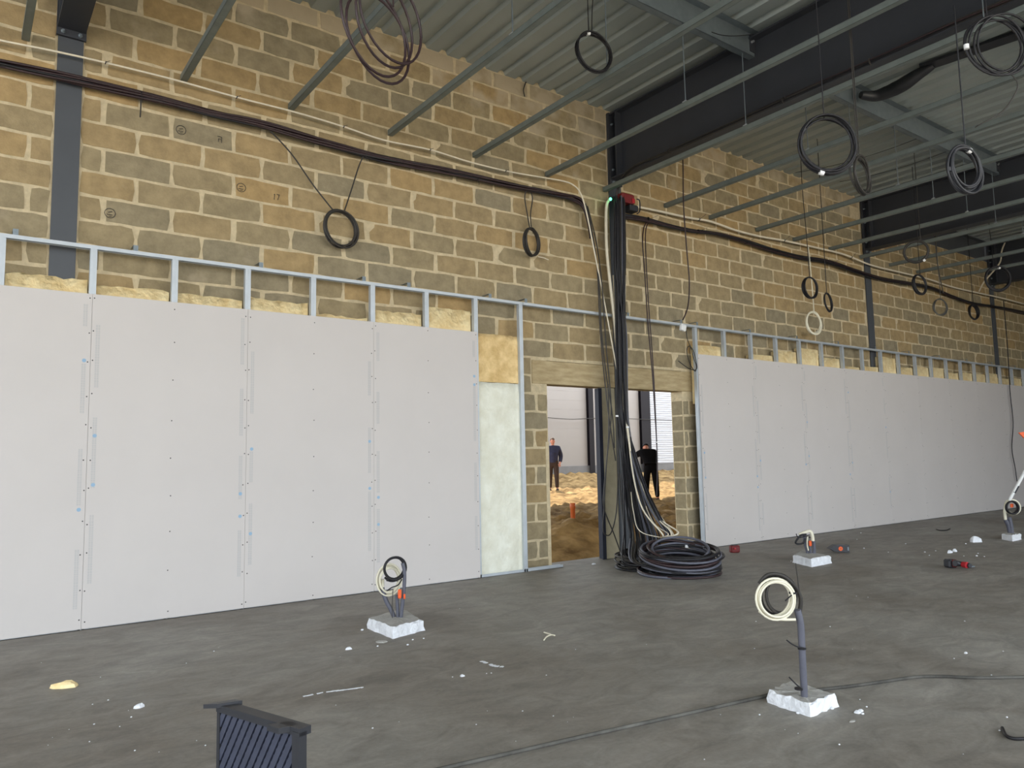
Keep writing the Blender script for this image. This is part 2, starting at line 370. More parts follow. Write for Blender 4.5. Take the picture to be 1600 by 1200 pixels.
# yard marks on a few blocks: a ring and worn figures
mk = MB()
def ring_(u, v, r_):
    c = W(u, v, YW-.008); mk.tube([c + V((r_*math.cos(a*.5236), 0, r_*math.sin(a*.5236))) for a in range(13)], .0025, 4, cap=False); return c
def strokes(c, segs, k_=.03):
    for a_, b_ in segs: mk.tube([c + V((a_[0]*k_, 0, a_[1]*k_)), c + V((b_[0]*k_, 0, b_[1]*k_))], .0025, 4)
for u, v in ((283, 203), (377, 293), (172, 333)):
    c = ring_(u, v, .04); strokes(c, (((-.8, -.4), (.6, -.4)), ((-.5, .2), (.5, .5)), ((-.3, -.9), (.4, -.8))))
c = W(343, 218, YW-.008); strokes(c, (((-.6, .9), (.6, .9)), ((.6, .9), (.6, -.9)), ((-.3, .2), (-.3, -.8)), ((-.3, .2), (.3, .2))))
c = W(432, 308, YW-.008); strokes(c, (((-.8, .6), (-.5, .9)), ((-.5, .9), (-.7, -.9)), ((.0, .9), (.9, .9)), ((.9, .9), (.4, -.9))))
mk.build('chalk_marks', M['screw'], wall_back)
l = MB(); l.cbox((4.652, .245, .3), (.05, .2, .6), bev=.004); l.cbox((4.651, .243, 1.0), (.05, .2, .8), bev=.004); l.build('mortar_reveal', M['mortar'], wall_back)
# other sides of the hall (out of frame): right end wall, piers of the open shop front
w = MB(); w.box((XR, YF, 0), (XR+.2, .35, ZD+.06)); tag(w.build('wall_right', M['wallp']), kind='structure')
w = MB(); w.box((14.5, YF-.2, 0), (XR+.2, YF, ZD)); tag(w.build('wall_front', M['wallp']), kind='structure')

# ------------------------------------------------------------------ steel frame
def column(xc, wd, label):
    m = MB(); m.box((xc-wd/2, .128, 0), (xc+wd/2, .142, 5.6)); m.box((xc-.006, .142, 0), (xc+.006, .33, 5.6)); m.box((xc-wd/2, .33, 0), (xc+wd/2, .344, 5.6))
    return tag(m.build('steel_column', M['steel'], base=(xc, .2, 0)), label, 'column', kind='structure')
cl = ['dark grey steel column behind the left stud wall', 'dark steel column between the two doorways behind the cable bundle', 'dark steel column rising behind the right stud wall, nearer one', 'dark steel column rising behind the right stud wall, farther one']
for (a, b), t in zip(COLX, cl): column((a+b)/2, b-a, t)
def rafter(xc, label, haunch=True):
    t = thing('steel_beam', (xc, .1, 4.72), label, 'beam', kind='structure')
    m = MB(); m.box((xc-.006, YF-.3, 4.74), (xc+.006, .128, 5.57)); m.build('web', M['steel_dark'], t)
    m = MB(); m.box((xc-.1, YF-.3, 4.72), (xc+.1, .128, 4.74)); m.build('lower_flange', M['steel_dark'], t)
    m = MB(); m.box((xc-.1, YF-.3, 5.57), (xc+.1, .128, 5.59)); m.build('upper_flange', M['steel_dark'], t)
    m = MB(); m.box((xc-.105, .1, 4.66), (xc+.105, .127, 5.6)); m.box((xc-.1, -.02, 4.74), (xc+.1, -.005, 5.57)); m.build('end_plate', M['steel_dark'], t)
    for sx in (-.06, .06):
        for z in (4.69, 4.85, 5.2, 5.45):
            b = MB(); b.lathe((xc+sx, .1, z), [(.017, 0), (.017, .016), (.009, .018), (.009, .03)], 6, (0, -1, 0)); b.build('bolt', M['galv'], t)
    return t
rafter(-.2, 'dark steel roof beam above the left column, only its end in view')
rafter(5.85, 'deep dark steel roof beam above the two doorways')
rafter(11.92, 'dark steel roof beam beyond the one above the doorways')
rafter(16.97, 'farthest dark steel roof beam, at the right edge')
# purlins between the beams
def purlin(x0, x1, y, label):
    t = thing('purlin', (x0, y, 5.4), label, 'purlin', kind='structure')
    m = MB(); e = .0025
    m.box((x0, y-.0, 5.40), (x1, y+.075, 5.40+e)); m.box((x0, y, 5.4), (x1, y+e, ZD-.005)); m.box((x0, y-.07, ZD-.008), (x1, y, ZD-.005)); m.box((x0, y+.073, 5.4), (x1, y+.075, 5.42))
    m.build('section', M['galv'], t)
    for xe, sx in ((x0, 1), (x1, -1)):
        m = MB(); m.box((min(xe, xe+sx*.08), y-.012, 5.44), (max(xe, xe+sx*.08), y, 5.62)); m.build('cleat', M['steel_dark'], t)
        for k in (0, 1):
            m = MB(); m.lathe((xe+sx*(.03+.03*k), y-.012, 5.56-.02*k), [(.013, 0), (.013, .012)], 6, (0, -1, 0)); m.build('bolt', M['ply'], t)
for j, y in enumerate((-2.03, -4.3, -6.6)):
    for i, (a, b) in enumerate(((-6, -.2), (-.2, 5.85), (5.85, 11.92), (11.92, 16.97), (16.97, 23))):
        w = ['beyond the left beam', 'between the left beam and the beam above the doorways', 'right of the beam above the doorways', 'between the third and farthest beams', 'past the farthest beam'][i]
        purlin(a+.008, b-.008, y, 'galvanised purlin %s, %s' % (w, ['row nearest the block wall', 'second row from the block wall', 'third row from the block wall'][j]))
# eaves purlin where the far bay of wall stops short of the deck
m = MB(); m.box((12.03, .17, 5.225), (16.87, .19, 5.645)); m.box((12.03, .10, 5.63), (16.87, .17, 5.645)); tag(m.build('eaves_purlin', M['steel'], base=(12.03, .17, 5.225)), 'dark bluish steel eaves purlin above the far bay of block wall', 'purlin', kind='structure')
m = MB(); m.box((17.07, .17, 5.225), (XR, .19, 5.645)); tag(m.build('eaves_purlin', M['steel'], base=(17.1, .17, 5.225)), 'dark steel eaves purlin past the farthest beam', 'purlin', kind='structure')

# ------------------------------------------------------------------ stud partitions
HT, HB = 2.953, 2.56
def stud(m, X, z0=.0, z1=HT-.01):
    # C stud: web to the front is the flange seen between the boards
    a, t = .024, .0016
    m.box((X-a, .0, z0), (X+a, t, z1)); m.box((X-a, t, z0), (X-a+t, .047, z1)); m.box((X+a-t, t, z0), (X+a, .047, z1))
    m.box((X-.004, -.0018, z0), (X+.004, 0, z1))
def lump(m, x0, x1, z0, z1, y0, y1, seed, nx=9, nz=3, top=.012, dep=.014):
    q = random.Random(seed); fr = []; bk = []
    hs = [z1 + q.uniform(-top, top) for _ in range(nx)]
    for i in range(1, nx): hs[i] = .5*hs[i-1] + .5*hs[i]
    for j in range(nz):
        for i in range(nx):
            X = x0 + (x1-x0)*i/(nx-1); zz = z0 + (hs[i]-z0)*j/(nz-1)
            inn = 0 < i < nx-1
            fr.append((X, y0 + (q.uniform(-dep, dep) if inn and j else .004) + (.012 if j == nz-1 else 0), zz))
    vs = list(fr) + [(x0 + (x1-x0)*i/(nx-1), y1, hs[i] - .01 + q.uniform(-.01, .01)) for i in range(nx)] + [(x0, y1, z0), (x1, y1, z0)]
    fs = [(j*nx+i, j*nx+i+1, (j+1)*nx+i+1, (j+1)*nx+i) for j in range(nz-1) for i in range(nx-1)]
    T = (nz-1)*nx; B = nz*nx
    fs += [(T+i, T+i+1, B+i+1, B+i) for i in range(nx-1)]
    fs += [tuple([j*nx for j in range(nz-1, -1, -1)] + [B+nx, B]), tuple([j*nx+nx-1 for j in range(nz)] + [B+nx-1, B+nx+1])]
    m.add(vs, fs, True)
def plasterboard(root, x0, x1, prints, seed, plain=False):
    q = random.Random(seed)
    m = MB(); m.cbox(((x0+x1)/2, -.0085, HB/2+.004), (x1-x0-.0015, .0125, HB-.008), bev=.0015)
    b = m.build('plasterboard', M['board'], root)
    s = MB()
    for X, n in ((x0+.018, 11), ((x0+x1)/2, 9), (x1-.018, 11)):
        for k in range(n):
            z = .06 + (HB-.11)*k/(n-1) + q.uniform(-.02, .02); xx = X + q.uniform(-.006, .006)
            s.lathe((xx, -.0149, z), [(.0055, 0), (.0045, .0012), (.002, .0014)], 6, (0, -1, 0))
    so = s.build('screws', M['screw'], b); so['kind'] = 'stuff'
    if not plain:
        # makers' print along the long edges, too faint to read: rows of small glyph strokes
        s = MB(); s2 = MB()
        for X in (x0+.045, x1-.045):
            z = .1 + q.uniform(0, .3)
            while z < HB-.2:
                L = q.uniform(.25, .6)
                zz = z
                while zz < min(z+L, HB-.1):
                    h = q.uniform(.010, .022)
                    for row in range(2):
                        w_ = .0125; xx = X + (row-.5)*.016
                        s.box((xx-w_/2, -.01535, zz), (xx+w_/2, -.0148, zz+h*.9))
                    zz += h + .001
                z += L + q.uniform(.15, .35)
            for _ in range(2 if q.random() < .7 else 1):
                zc = q.uniform(.5, 2.2); s2.lathe((X+.002, -.0148, zc), [(.015, 0), (.015, .0006)], 12, (0, -1, 0))
        po = s.build('print_marks', M['ink'], b); po['kind'] = 'stuff'
        s2.build('stamp', M['blue'], b)
    return b

pl = thing('wall_partition_left', (0, 0, 0), 'long stud wall of grey plasterboard left of the doorways', 'partition', kind='structure')
m = MB(); m.box((-7.8, -.001, HT-.03), (4.23, 0.0005, HT)); m.box((-7.8, 0, HT-.002), (4.23, .05, HT)); m.box((-7.8, .049, HT-.03), (4.23, .05, HT)); m.build('top_track', M['track'], pl)
m = MB(); m.box((-7.8, 0, 0), (4.72, .0015, .03)); m.box((-7.8, 0, 0), (4.72, .05, .0025)); m.box((-7.8, .0485, 0), (4.72, .05, .03)); m.build('floor_track', M['track'], pl)
for k in range(-12, 8):
    m = MB(); stud(m, .6*k); m.build('stud', M['track'], pl)
for k in range(-6, 3):
    plasterboard(pl, .6*(2*k), .6*(2*k+2), True, 40+k)
def bracket(X, root):
    m = MB(); m.box((X-.018, .015, HT), (X+.018, .017, HT+.05)); m.box((X-.018, .017, HT+.047), (X+.018, .15, HT+.05)); m.lathe((X, .015, HT+.028), [(.006, 0), (.006, .004)], 6, (0, -1, 0))
    m.build('bracket', M['galv'], root)
for u, v in ((25, 355), (213, 381), (409, 409), (570, 430), (640, 440), (767, 460), (823, 467)): bracket(at(u, v, 1, .0).x, pl)
tops = {k: W(u, v, .055).z for k, (u, v) in {-1: (70, 431), 0: (205, 450), 1: (330, 463), 2: (440, 471), 3: (540, 494), 4: (625, 489), 5: (705, 483)}.items()}
for k in range(-12, 6):
    m = MB(); lump(m, .6*k+.03, .6*k+.57, 1.9, tops.get(k, 2.62), .05, .13, 60+k, nx=11, top=.022 if k != 5 else .012); m.build('insulation_batt', M['wool_c'], pl)
m = MB(); lump(m, 3.62, 4.175, 2.04, 2.565, .035, .13, 201, nx=13, nz=9, top=.006, dep=.012); m.build('insulation_batt', M['wool_y'], pl)
m = MB(); lump(m, 3.615, 4.178, .02, 2.035, .028, .13, 202, nx=11, nz=20, top=.006, dep=.010); m.build('insulation_batt', M['wool_w'], pl)

XR0 = 7.142
pr_ = thing('wall_partition_right', (XR0, 0, 0), 'long stud wall of grey plasterboard right of the doorways', 'partition', kind='structure')
XE = XR0 + .6*30
m = MB(); m.box((4.235, -.001, HT-.03), (XE, .0005, HT)); m.box((4.235, 0, HT-.002), (XE, .05, HT)); m.box((4.235, .049, HT-.03), (XE, .05, HT)); m.build('top_track', M['track'], pr_)
m = MB(); m.box((XR0-.03, 0, 0), (XE, .0015, .03)); m.box((XR0-.03, 0, 0), (XE, .05, .0025)); m.build('floor_track', M['track'], pr_)
for k in range(31):
    m = MB(); stud(m, XR0+.6*k); m.build('stud', M['track'], pr_)
for k in range(15): plasterboard(pr_, XR0+1.2*k, XR0+1.2*k+1.2, True, 80+k, plain=k > 3)
for k in range(14): bracket(XR0-1.25+.98*k if k < 2 else XR0 + 1.15*(k-2) + .05, pr_)
bt = {k: W(u, v, .05).z for k, (u, v) in {0: (1110, 541), 1: (1152, 562), 2: (1192, 555), 3: (1232, 549), 4: (1268, 546), 5: (1301, 560), 6: (1332, 573), 7: (1363, 573), 8: (1391, 559), 9: (1420, 575), 10: (1445, 574), 11: (1468, 575), 12: (1491, 583), 13: (1513, 583), 14: (1533, 585), 15: (1553, 584), 16: (1573, 592)}.items()}
rq = random.Random(3)
for k in range(30):
    m = MB(); lump(m, XR0+.6*k+.03, XR0+.6*k+.57, 1.9, bt.get(k, rq.uniform(2.6, 2.75)), .045, .13, 120+k, nx=7, top=.008); m.build('insulation_batt', M['wool_c'], pr_)

# ------------------------------------------------------------------ suspended ceiling channels
chx = [at(u, v, 1, .13).x for u, v in ((40, 62), (287, 122), (455, 165), (610, 212), (742, 246), (855, 273), (945, 298), (1040, 318), (1110, 341), (1183, 358), (1241, 375), (1297, 391), (1345, 402))]
chx += [chx[-1] + 1.0, chx[-1] + 2.0, chx[-1] + 3.0]
ordn = ['first', 'second', 'third', 'fourth', 'fifth', 'sixth', 'seventh', 'eighth', 'ninth', 'tenth', 'eleventh', 'twelfth', 'thirteenth', 'fourteenth', 'fifteenth', 'sixteenth']
for i, X in enumerate(chx):
    t = thing('ceiling_channel', (X, .12, 4.56), 'galvanised suspended ceiling channel meeting the block wall, %s from the left' % ordn[i], 'channel', 'suspended ceiling channels')
    m = MB(); a, h, e = .027, .055, .0018; y0, y1 = -9.5, .138; z = 4.55
    m.box((X-a, y0, z), (X+a, y1, z+e)); m.box((X-a, y0, z), (X-a+e, y1, z+h)); m.box((X+a-e, y0, z), (X+a, y1, z+h)); m.box((X-a, y0, z+h-e), (X-a+.01, y1, z+h)); m.box((X+a-.01, y0, z+h-e), (X+a, y1, z+h))
    m.build('profile', M['galv_dull'], t)
    for y in (-2.0, -4.27, -6.57):
        if X > 5.7 and X < 6.0: pass
        m = MB(); m.tube([(X, y, z+.03), (X, y, 5.403)], .0055, 6); m.build('hanger_rod', M['galv'], t)
        m = MB(); m.cbox((X, y, z+h+.006), (.05, .045, .012), bev=.003); m.lathe((X, y, z+h+.01), [(.014, 0), (.014, .014), (.008, .016)], 6); m.build('clip', M['ply'], t)

# ------------------------------------------------------------------ cables along the wall
def strands(t, path, n, spread, r, mats, twist=2.0, part='cable', seed=1, k=6, sides=6):
    q = random.Random(seed); base = spline(path, k); N = len(base)
    for i in range(n):
        ph = q.uniform(0, 6.28); rr = spread*math.sqrt(q.uniform(.05, 1)); tw = twist*q.uniform(.4, 1.4)*q.choice((-1, 1)); pts = []
        for j, b in enumerate(base):
            d = (base[min(j+1, N-1)] - base[max(j-1, 0)]).normalized(); up = V((0,0,1)) if abs(d.z) < .8 else V((1,0,0))
            u = d.cross(up).normalized(); w = u.cross(d); an = ph + tw*j/N*6.28*.4
            o = rr*(1 + .25*math.sin(j*.37 + ph))
            pts.append(b + u*o*math.cos(an)*.8 + w*o*math.sin(an))
        m = MB(); m.tube(pts, r*q.uniform(.85, 1.15), sides); m.build(part, q.choice(mats), t)
def tie(t, p, r, d=(1,0,0), tail=None, mt=None):
    m = MB(); m.lathe(V(p) - V(d).normalized()*.004, [(r, 0), (r, .008)], 10, d)
    if tail: m.tube([V(p)+V((0,-r,0)), V(p)+V((0,-r,0))+V(tail)*.5, V(p)+V((0,-r,0))+V(tail)], .0025, 4)
    m.build('cable_tie', mt or M['black'], t)
yc = .06
P = [W(u, v, yc) for u, v in ((-120, 70), (0, 98), (120, 124), (230, 150), (320, 174), (400, 192), (490, 219), (575, 242), (640, 256), (700, 269), (800, 291), (870, 304), (900, 311), (912, 322), (919, 345), (925, 372))]
t = thing('cable_bundle', P[6], 'black cable bundle strapped along the block wall left of the central column', 'cables')
strands(t, P, 12, .030, .0105, [M['black'], M['brown'], M['brown']], 3, seed=2, k=5)
for u, v in ((220, 148), (570, 241), (745, 279)): tie(t, W(u, v, yc), .03, (1, 0, -.2), (.01, 0, -.08))
P = [W(u, v, yc) for u, v in ((975, 338), (1010, 343), (1045, 352), (1080, 361), (1120, 366), (1160, 377), (1200, 390), (1250, 402), (1290, 409), (1330, 422), (1380, 436), (1450, 448), (1490, 463), (1520, 473), (1560, 480), (1600, 488), (1650, 500))]
t = thing('cable_bundle', P[6], 'wavy black cable bundle along the block wall right of the central column', 'cables')
strands(t, P, 10, .030, .0115, [M['black'], M['brown']], 3, seed=3, k=5)
for u, v, s in ((1012, 343, 1), (1090, 362, 1), (1165, 378, 1), (1300, 411, 1)): tie(t, W(u, v, yc), .034, (1, 0, -.2), (.16, -.01, .07))
# white conduits along the wall
P = [W(u, v, yc if u < 890 else -.02) for u, v in ((-120, 36), (0, 63), (80, 79), (165, 98), (270, 124), (370, 152), (460, 175), (537, 198), (600, 219), (672, 234), (730, 252), (790, 267), (840, 276), (880, 283), (897, 290), (908, 304), (917, 335))]
P += [W(u, v, y) for u, v, y in ((928, 390, -.03), (941, 455, -.04), (955, 530, -.05), (969, 605, -.08), (978, 650, -.12), (987, 700, -.2), (1003, 760, -.45), (1024, 806, -.7), (1046, 828, -.9))] + [G(1076, 906, 0) + V((-RM.col[0].y, RM.col[0].x, 0)).normalized()*.73 + V((0, 0, .33))]
t = thing('conduit', P[8], 'thin white conduit clipped along the wall, dropping down the left of the central column', 'conduit')
m = MB(); m.tube(spline(P, 5), .0088, 7); m.build('tube', M['white_c'], t)
for u, v in ((165, 98), (370, 152), (537, 198), (672, 234), (790, 267)):
    tie(t, W(u, v, yc), .014, (1, 0, -.2), (.03, -.01, .015), M['grey_c'])
P = [W(u, v, y) for u, v, y in ((953, 312, .05), (948, 320, .04), (947, 345, .03), (948, 390, .0), (953, 440, -.03), (960, 500, -.05), (966, 560, -.07), (974, 625, -.11), (980, 668, -.2), (985, 705, -.3))]
t = thing('conduit', P[3], 'thick cream conduit bending down beside the central column', 'conduit')
sp_ = spline(P, 6); m = MB(); m.tube(sp_, [.020 if i_ < len(sp_)*.78 else .020 - .011*(i_/len(sp_)-.78)/.22 for i_ in range(len(sp_))], 8); m.build('tube', M['white_c'], t)
P = [W(u, v, yc) for u, v in ((990, 322), (1030, 330), (1075, 340), (1110, 346), (1150, 360), (1190, 370), (1225, 376), (1280, 388), (1320, 398), (1360, 414), (1400, 424), (1450, 436), (1490, 449), (1530, 458), (1570, 467), (1600, 475), (1650, 487))]
t = thing('conduit', P[4], 'wavy white conduit along the block wall right of the laser level', 'conduit')
m = MB(); m.tube(spline(P, 5), .0155, 7); m.build('tube', M['white_c'], t)
for u, v in ((1092, 343), (1225, 376), (1330, 402)): tie(t, W(u, v, yc), .022, (1, 0, -.2), (.12, -.01, .09))
# cables tied under the deep beam
xb = 5.735
P = [at(u, v, 0, xb) for u, v in ((985, 268), (1040, 246), (1100, 222), (1200, 177), (1300, 134), (1400, 90), (1500, 45), (1600, 0))] 
P = [V((xb+.008, p.y, 4.742)) for p in P]
P = [V((5.80, .06, 4.3)), V((5.79, .0, 4.6))] + P + [V((xb+.008, -6, 4.742)), V((xb+.008, -9, 4.742))]
t = thing('cable_bundle', P[5], 'black cables tied along the lower edge of the deep beam above the doorways', 'cables')
strands(t, P, 8, .022, .009, [M['black'], M['grey_c'], M['brown']], 2, seed=9, k=5)
for y in (-.9, -2.4, -3.3): 
    tie(t, (xb+.008, y, 4.742), .032, (0, 1, 0), (-.05, 0, .05), M['grey_c'])

HFx = V((RM.col[0].x, RM.col[0].y, 0)).normalized(); HFy = V((-HFx.y, HFx.x, 0))
cc = G(1076, 906, 0) + HFy*.40
COILEND = [cc + HFy*.33 - HFx*.08 + V((0, 0, .33)), cc + HFy*.30 + HFx*.16 + V((0, 0, .29))]
# vertical bundle down the central column and onto the floor
t = thing('cable_bundle', (5.8, -.1, 0), 'thick vertical bundle of black cables hanging down the central column', 'cables')
q = random.Random(11)
for i in range(44):
    s = i/43; j = q.uniform(0, 1)
    u0 = 959 + 17*q.random(); y0 = .08 - .12*q.random(); ub = 962 + 16*q.random()
    e = 975 + 62*s + q.uniform(-6, 6)
    y0 = -.03 - .1*q.random(); P = [W(u0, 305 + 14*q.random(), y0+.04), W(u0+1, 345, y0), W(u0+1.5, 420, y0-.01), W(ub, 510, y0-.02), W(ub+2, 590, y0-.02),
         W(ub+1+6*s, 655, y0-.04 - .05*s), W(ub+(e-ub)*.30, 725, -.12-.12*j), W(ub+(e-ub)*.55, 785, -.2-.25*j), W(ub+(e-ub)*.85, 835, -.35-.3*j)]
    b = G(e + q.uniform(-4, 6), 870 + 10*j, .04 + .10*q.random()); P.append(b)
    P.append(b + V((.18, -.20-.1*j, -.03*q.random()))); P.append(b + V((.42, -.30, .0)))
    for p in P: p.z = max(p.z, .015)
    m = MB(); m.tube(spline(P, 5), q.uniform(.008, .0125), 6); m.build('cable', q.choice([M['black'], M['black'], M['black'], M['grey_c'], M['conduit']]), t)
for k, (us, r) in enumerate(((((968, 600), (985, 690), (1008, 765), (1028, 808), (1060, 832)), .009), (((966, 560), (978, 650), (989, 740), (1004, 795), (1034, 833)), .009), (((972, 640), (990, 720), (1012, 778), (1036, 812), (1052, 836)), .007), (((975, 640), (994, 735), (1007, 785), (1022, 818), (1044, 834)), .006), (((974, 660), (984, 730), (986, 770), (990, 800), (1000, 830)), .005))):
    P = [W(u, v, [-.05, -.12, -.4, -.7, -.95][i]) for i, (u, v) in enumerate(us)] + COILEND
    m = MB(); m.tube(spline([W(958 + 5*k, 430, .02)] + P, 6), r, 6); m.build('pale_cable', M['white_c'], t)
for k in range(9):
    j = q.uniform(0, 1); m = MB(); m.tube(spline([W(962 + 14*q.random(), 560, -.03), W(972 + 8*q.random(), 640, -.1), W(984 + 10*j, 700, -.25), W(1000 + 14*j, 758, -.45), W(1018 + 16*j, 800, -.7), W(1040 + 10*j, 832 + 4*q.random(), -.85)] + COILEND, 6), q.uniform(.006, .009), 6); m.build('cable', q.choice([M['black'], M['conduit']]), t)
for u, v, y in ((964, 650, -.2), (980.5, 667.5, -.24)):
    m = MB(); m.cbox(W(u, v, y), (.042, .012, .02), bev=.003); m.build('white_label', M['tape'], t)
# a few slack strands left of the bundle, over the concrete post
t = thing('slack_cables', W(940, 760, .05), 'slack dark cables drooping in loops over the concrete post left of the bundle', 'cables')
for us in (((915, 318), (925, 360), (936, 440), (940, 520), (948, 590), (957, 650), (960, 700)), ((918, 322), (932, 380), (941, 450), (947, 540), (955, 640), (948, 720), (944, 790), (942, 826), (947, 836), (955, 832), (963, 800), (966, 740)),
           ((950, 600), (951, 680), (944, 760), (943, 790), (950, 812), (960, 836), (972, 870)), ((920, 330), (933, 420), (938, 520), (950, 640), (962, 720))):
    m = MB(); m.tube(spline([W(u, v, .06 - .11*min(1, max(0, (v-330)/120))) for u, v in us], 5), .0075, 6); m.build('cable', M['grey_c'], t)
# coils lying on the floor
HX_ = V((RM.col[0].x, RM.col[0].y, 0)).normalized(); HF_ = V((-HX_.y, HX_.x, 0))
def floor_coil(label, c, rad, n, h, tilt, seed, r=.012, mats=(0,), wob=.05, inner=.72, label_tapes=()):
    q = random.Random(seed); c = V(c); t = thing('cable_coil', (c.x, c.y, 0), label, 'cable coil')
    rx = Matrix.Rotation(tilt, 3, HX_)
    for i in range(n):
        pts = []; R0 = rad*q.uniform(inner, 1.0); ox, oy = q.uniform(-wob, wob)*rad, q.uniform(-wob, wob)*rad; z0 = r + h*(i+.5)/n; p1, p2 = q.uniform(0, 6), q.uniform(0, 6); a1 = q.uniform(.01, .03); a2 = q.uniform(.01, .04)
        for k in range(41):
            a = 2*math.pi*k/40
            rr = R0*(1 + a1*math.sin(2*a+p1)); z = z0 + a2*math.sin(a+p2)*min(1, i/3); tl = Matrix.Rotation(tilt*i/n, 3, HX_)
            d = tl @ V((rr*math.cos(a)+ox, rr*math.sin(a)+oy, z)); d = c + d; d.z = max(d.z, r); pts.append(d)
        m = MB(); m.tube(pts, r*q.uniform(.85, 1.15), 6, cap=False); m.build('loop', q.choice(mats), t)
    for (dx, dy, dz, sx) in label_tapes:
        m = MB(); m.cbox(c + V((dx, dy, dz)), (.034, .03, .03), bev=.006); m.build('white_tape', M['tape'], t)
    return t
floor_coil('large thick black cable coil on the floor, in front of the right doorway', (cc.x, cc.y, 0), .415, 36, .25, .21, 21, .0135, [M['black'], M['black'], M['brown'], M['conduit']], .05, .66, ((.24, .1, .25, 0), (.12, -.40, .17, 0)))
c2 = G(1016, 893, 0) + HF_*.34
floor_coil('tangled black cable coil at the foot of the vertical bundle', (c2.x, c2.y, 0), .34, 20, .14, .1, 22, .010, [M['black'], M['grey_c']], .2, .6)

# ------------------------------------------------------------------ hanging coils
HX = V((RM.col[0].x, RM.col[0].y, 0)).normalized(); HF = V((RM.col[1].x, RM.col[1].y, 0)).normalized()
def coil(label, u, v, rx, ry, d, n=4, r=.008, mt='black', roll=0.0, strand=((0, 0),), top=5.62, tapes=0, group='cable coils hanging from the roof', seed=0, loose=.10, name='cable_coil', wallstr=None, offs=None):
    q = random.Random(seed or int(u*7+v)); c = D(u, v, d); R0 = ry/FPX*d
    vd = V((c.x-CAM.x, c.y-CAM.y, 0)).normalized(); hx_ = V((vd.y, -vd.x, 0)); a = math.acos(min(1, max(.12, rx/ry))); h = hx_*math.cos(a) + vd*math.sin(a); up = V((0,0,1))
    h2 = h*math.cos(roll) + up*math.sin(roll); u2 = up*math.cos(roll) - h*math.sin(roll); nrm = h2.cross(u2)
    t = thing(name, c, label, 'cable coil', group)
    m = MB()
    for i in range(n):
        pts = []; rr = R0*q.uniform(1-loose, 1.0); o = V((0,0,0)) if not offs else h2*offs[i][0]*R0 + u2*offs[i][1]*R0; dx = q.uniform(-.4, .4)*loose*R0; k1 = q.uniform(0, 6); dn = q.uniform(-.02, .02)
        for k in range(33):
            an = 2*math.pi*k/32
            pts.append(c + o + h2*(rr*math.cos(an)+dx) + u2*(rr*math.sin(an)*(1+.04*math.sin(an+k1)) + (R0-rr)*.6) + nrm*(dn + .012*math.sin(an+k1)))
        m.tube(pts, r, 6, cap=False)
    m.build('loops', M[mt], t)
    tp = c + u2*R0
    for (sx, bow) in strand:
        m = MB(); s0 = tp + h2*sx*R0*.3 - u2*.02
        if wallstr: pts = spline([s0] + [W(*w_) for w_ in wallstr[strand.index((sx, bow))]], 6)
        else: pts = spline([s0, s0 + V((bow*.3, 0, (top-s0.z)*.3)), s0 + V((bow, 0, (top-s0.z)*.65)), V((s0.x+bow*.6, s0.y, top))], 5)
        m.tube(pts, r*.8 if wallstr else min(r*.6, .0055), 6); m.build('strand', M[mt], t)
    for i in range(tapes):
        an = q.uniform(0, 6.28); m = MB(); k = c + h2*R0*.95*math.cos(an) + u2*R0*.95*math.sin(an); tg = (-h2*math.sin(an) + u2*math.cos(an))
        m.tube([k - tg*.015, k + tg*.015], r*2.2, 8); m.build('tape_wrap', M['tape'] if i == 0 else M['plast'], t)
    return t
coil('large loose black cable coil hanging at the top, nearest of all', 597, 62, 50, 74, 4.0, 4, .0075, 'brown', 0, ((-.6, .0), (1.2, -.03)), offs=[(0, 0), (.06, .3), (-.16, .18), (.26, .5)], seed=4)
coil('small round black cable coil hanging before the ribbed deck, left of the deep beam', 928, 82, 27, 32, 6.6, 5, .0075, 'black', .1, ((-.6, 0), (0, .04)), tapes=1)
coil('big round black cable coil hanging below the deep beam, one white tape at its top', 1293, 228, 42, 48, 5.2, 6, .0075, 'black', 0, ((-.2, -.02),), tapes=2, loose=.14)
coil('narrow black cable coil seen almost edge on, right of the big round one', 1346, 276, 12, 32, 6.0, 4, .008, 'grey_c', .1, ((0, 0), (-.6, 0)), loose=.2)
coil('big loose dark cable coil at the upper right corner', 1556, 72, 40, 50, 4.9, 5, .0075, 'black', .1, ((-.4, 0),), offs=[(0, 0), (.05, 0), (.2, -.06), (.34, .02), (.0, .04)], tapes=1)
coil('dense black cable coil hanging in front of the second beam on the right', 1508, 266, 22, 38, 5.85, 7, .010, 'plast', -.15, ((0, 0),), loose=.2, tapes=3, top=4.715)
coil('tilted oval black cable coil hanging under the beams on the right', 1431, 394, 20, 18, 11.0, 5, .012, 'grey_c', -.5, ((0, 0),), tapes=1)
coil('slim upright black cable coil hanging just below the tilted oval one', 1436, 445, 8, 16, 11.6, 4, .011, 'black', -.35, ((0, 0),))
coil('thin grey cable coil hanging low before the right block wall', 1470, 480, 9, 13, 13.0, 3, .010, 'greyc2', 0, ((.2, 0),))
coil('small black cable coil hanging lowest toward the far column', 1521, 488, 6, 12, 14.0, 4, .012, 'black', -.1, ((0, 0),))
coil('black oval cable coil hanging right above the cream coil', 1266, 450, 10, 17, 10.4, 4, .010, 'black', -.2, ((-.6, -.05),))
coil('cream cable coil hanging against the right block wall', 1272, 505, 11, 18, (RM.transposed() @ (W(1272, 505, -.05) - CAM)).y, 5, .0105, 'cream_c', -.1, ((0, 0),), wallstr=[((1269, 450, -.02), (1266, 415, .0), (1263, 386, .05))])
coil('slanted thin black cable coil right of the cream coil', 1295, 472, 5, 15, 10.5, 4, .010, 'black', .35, ((-.6, 0),))
coil('black cable coil hanging under the farthest beam', 1559, 436, 17, 20, 13.0, 5, .014, 'black', 0, ((-.8, -.05),), tapes=1)
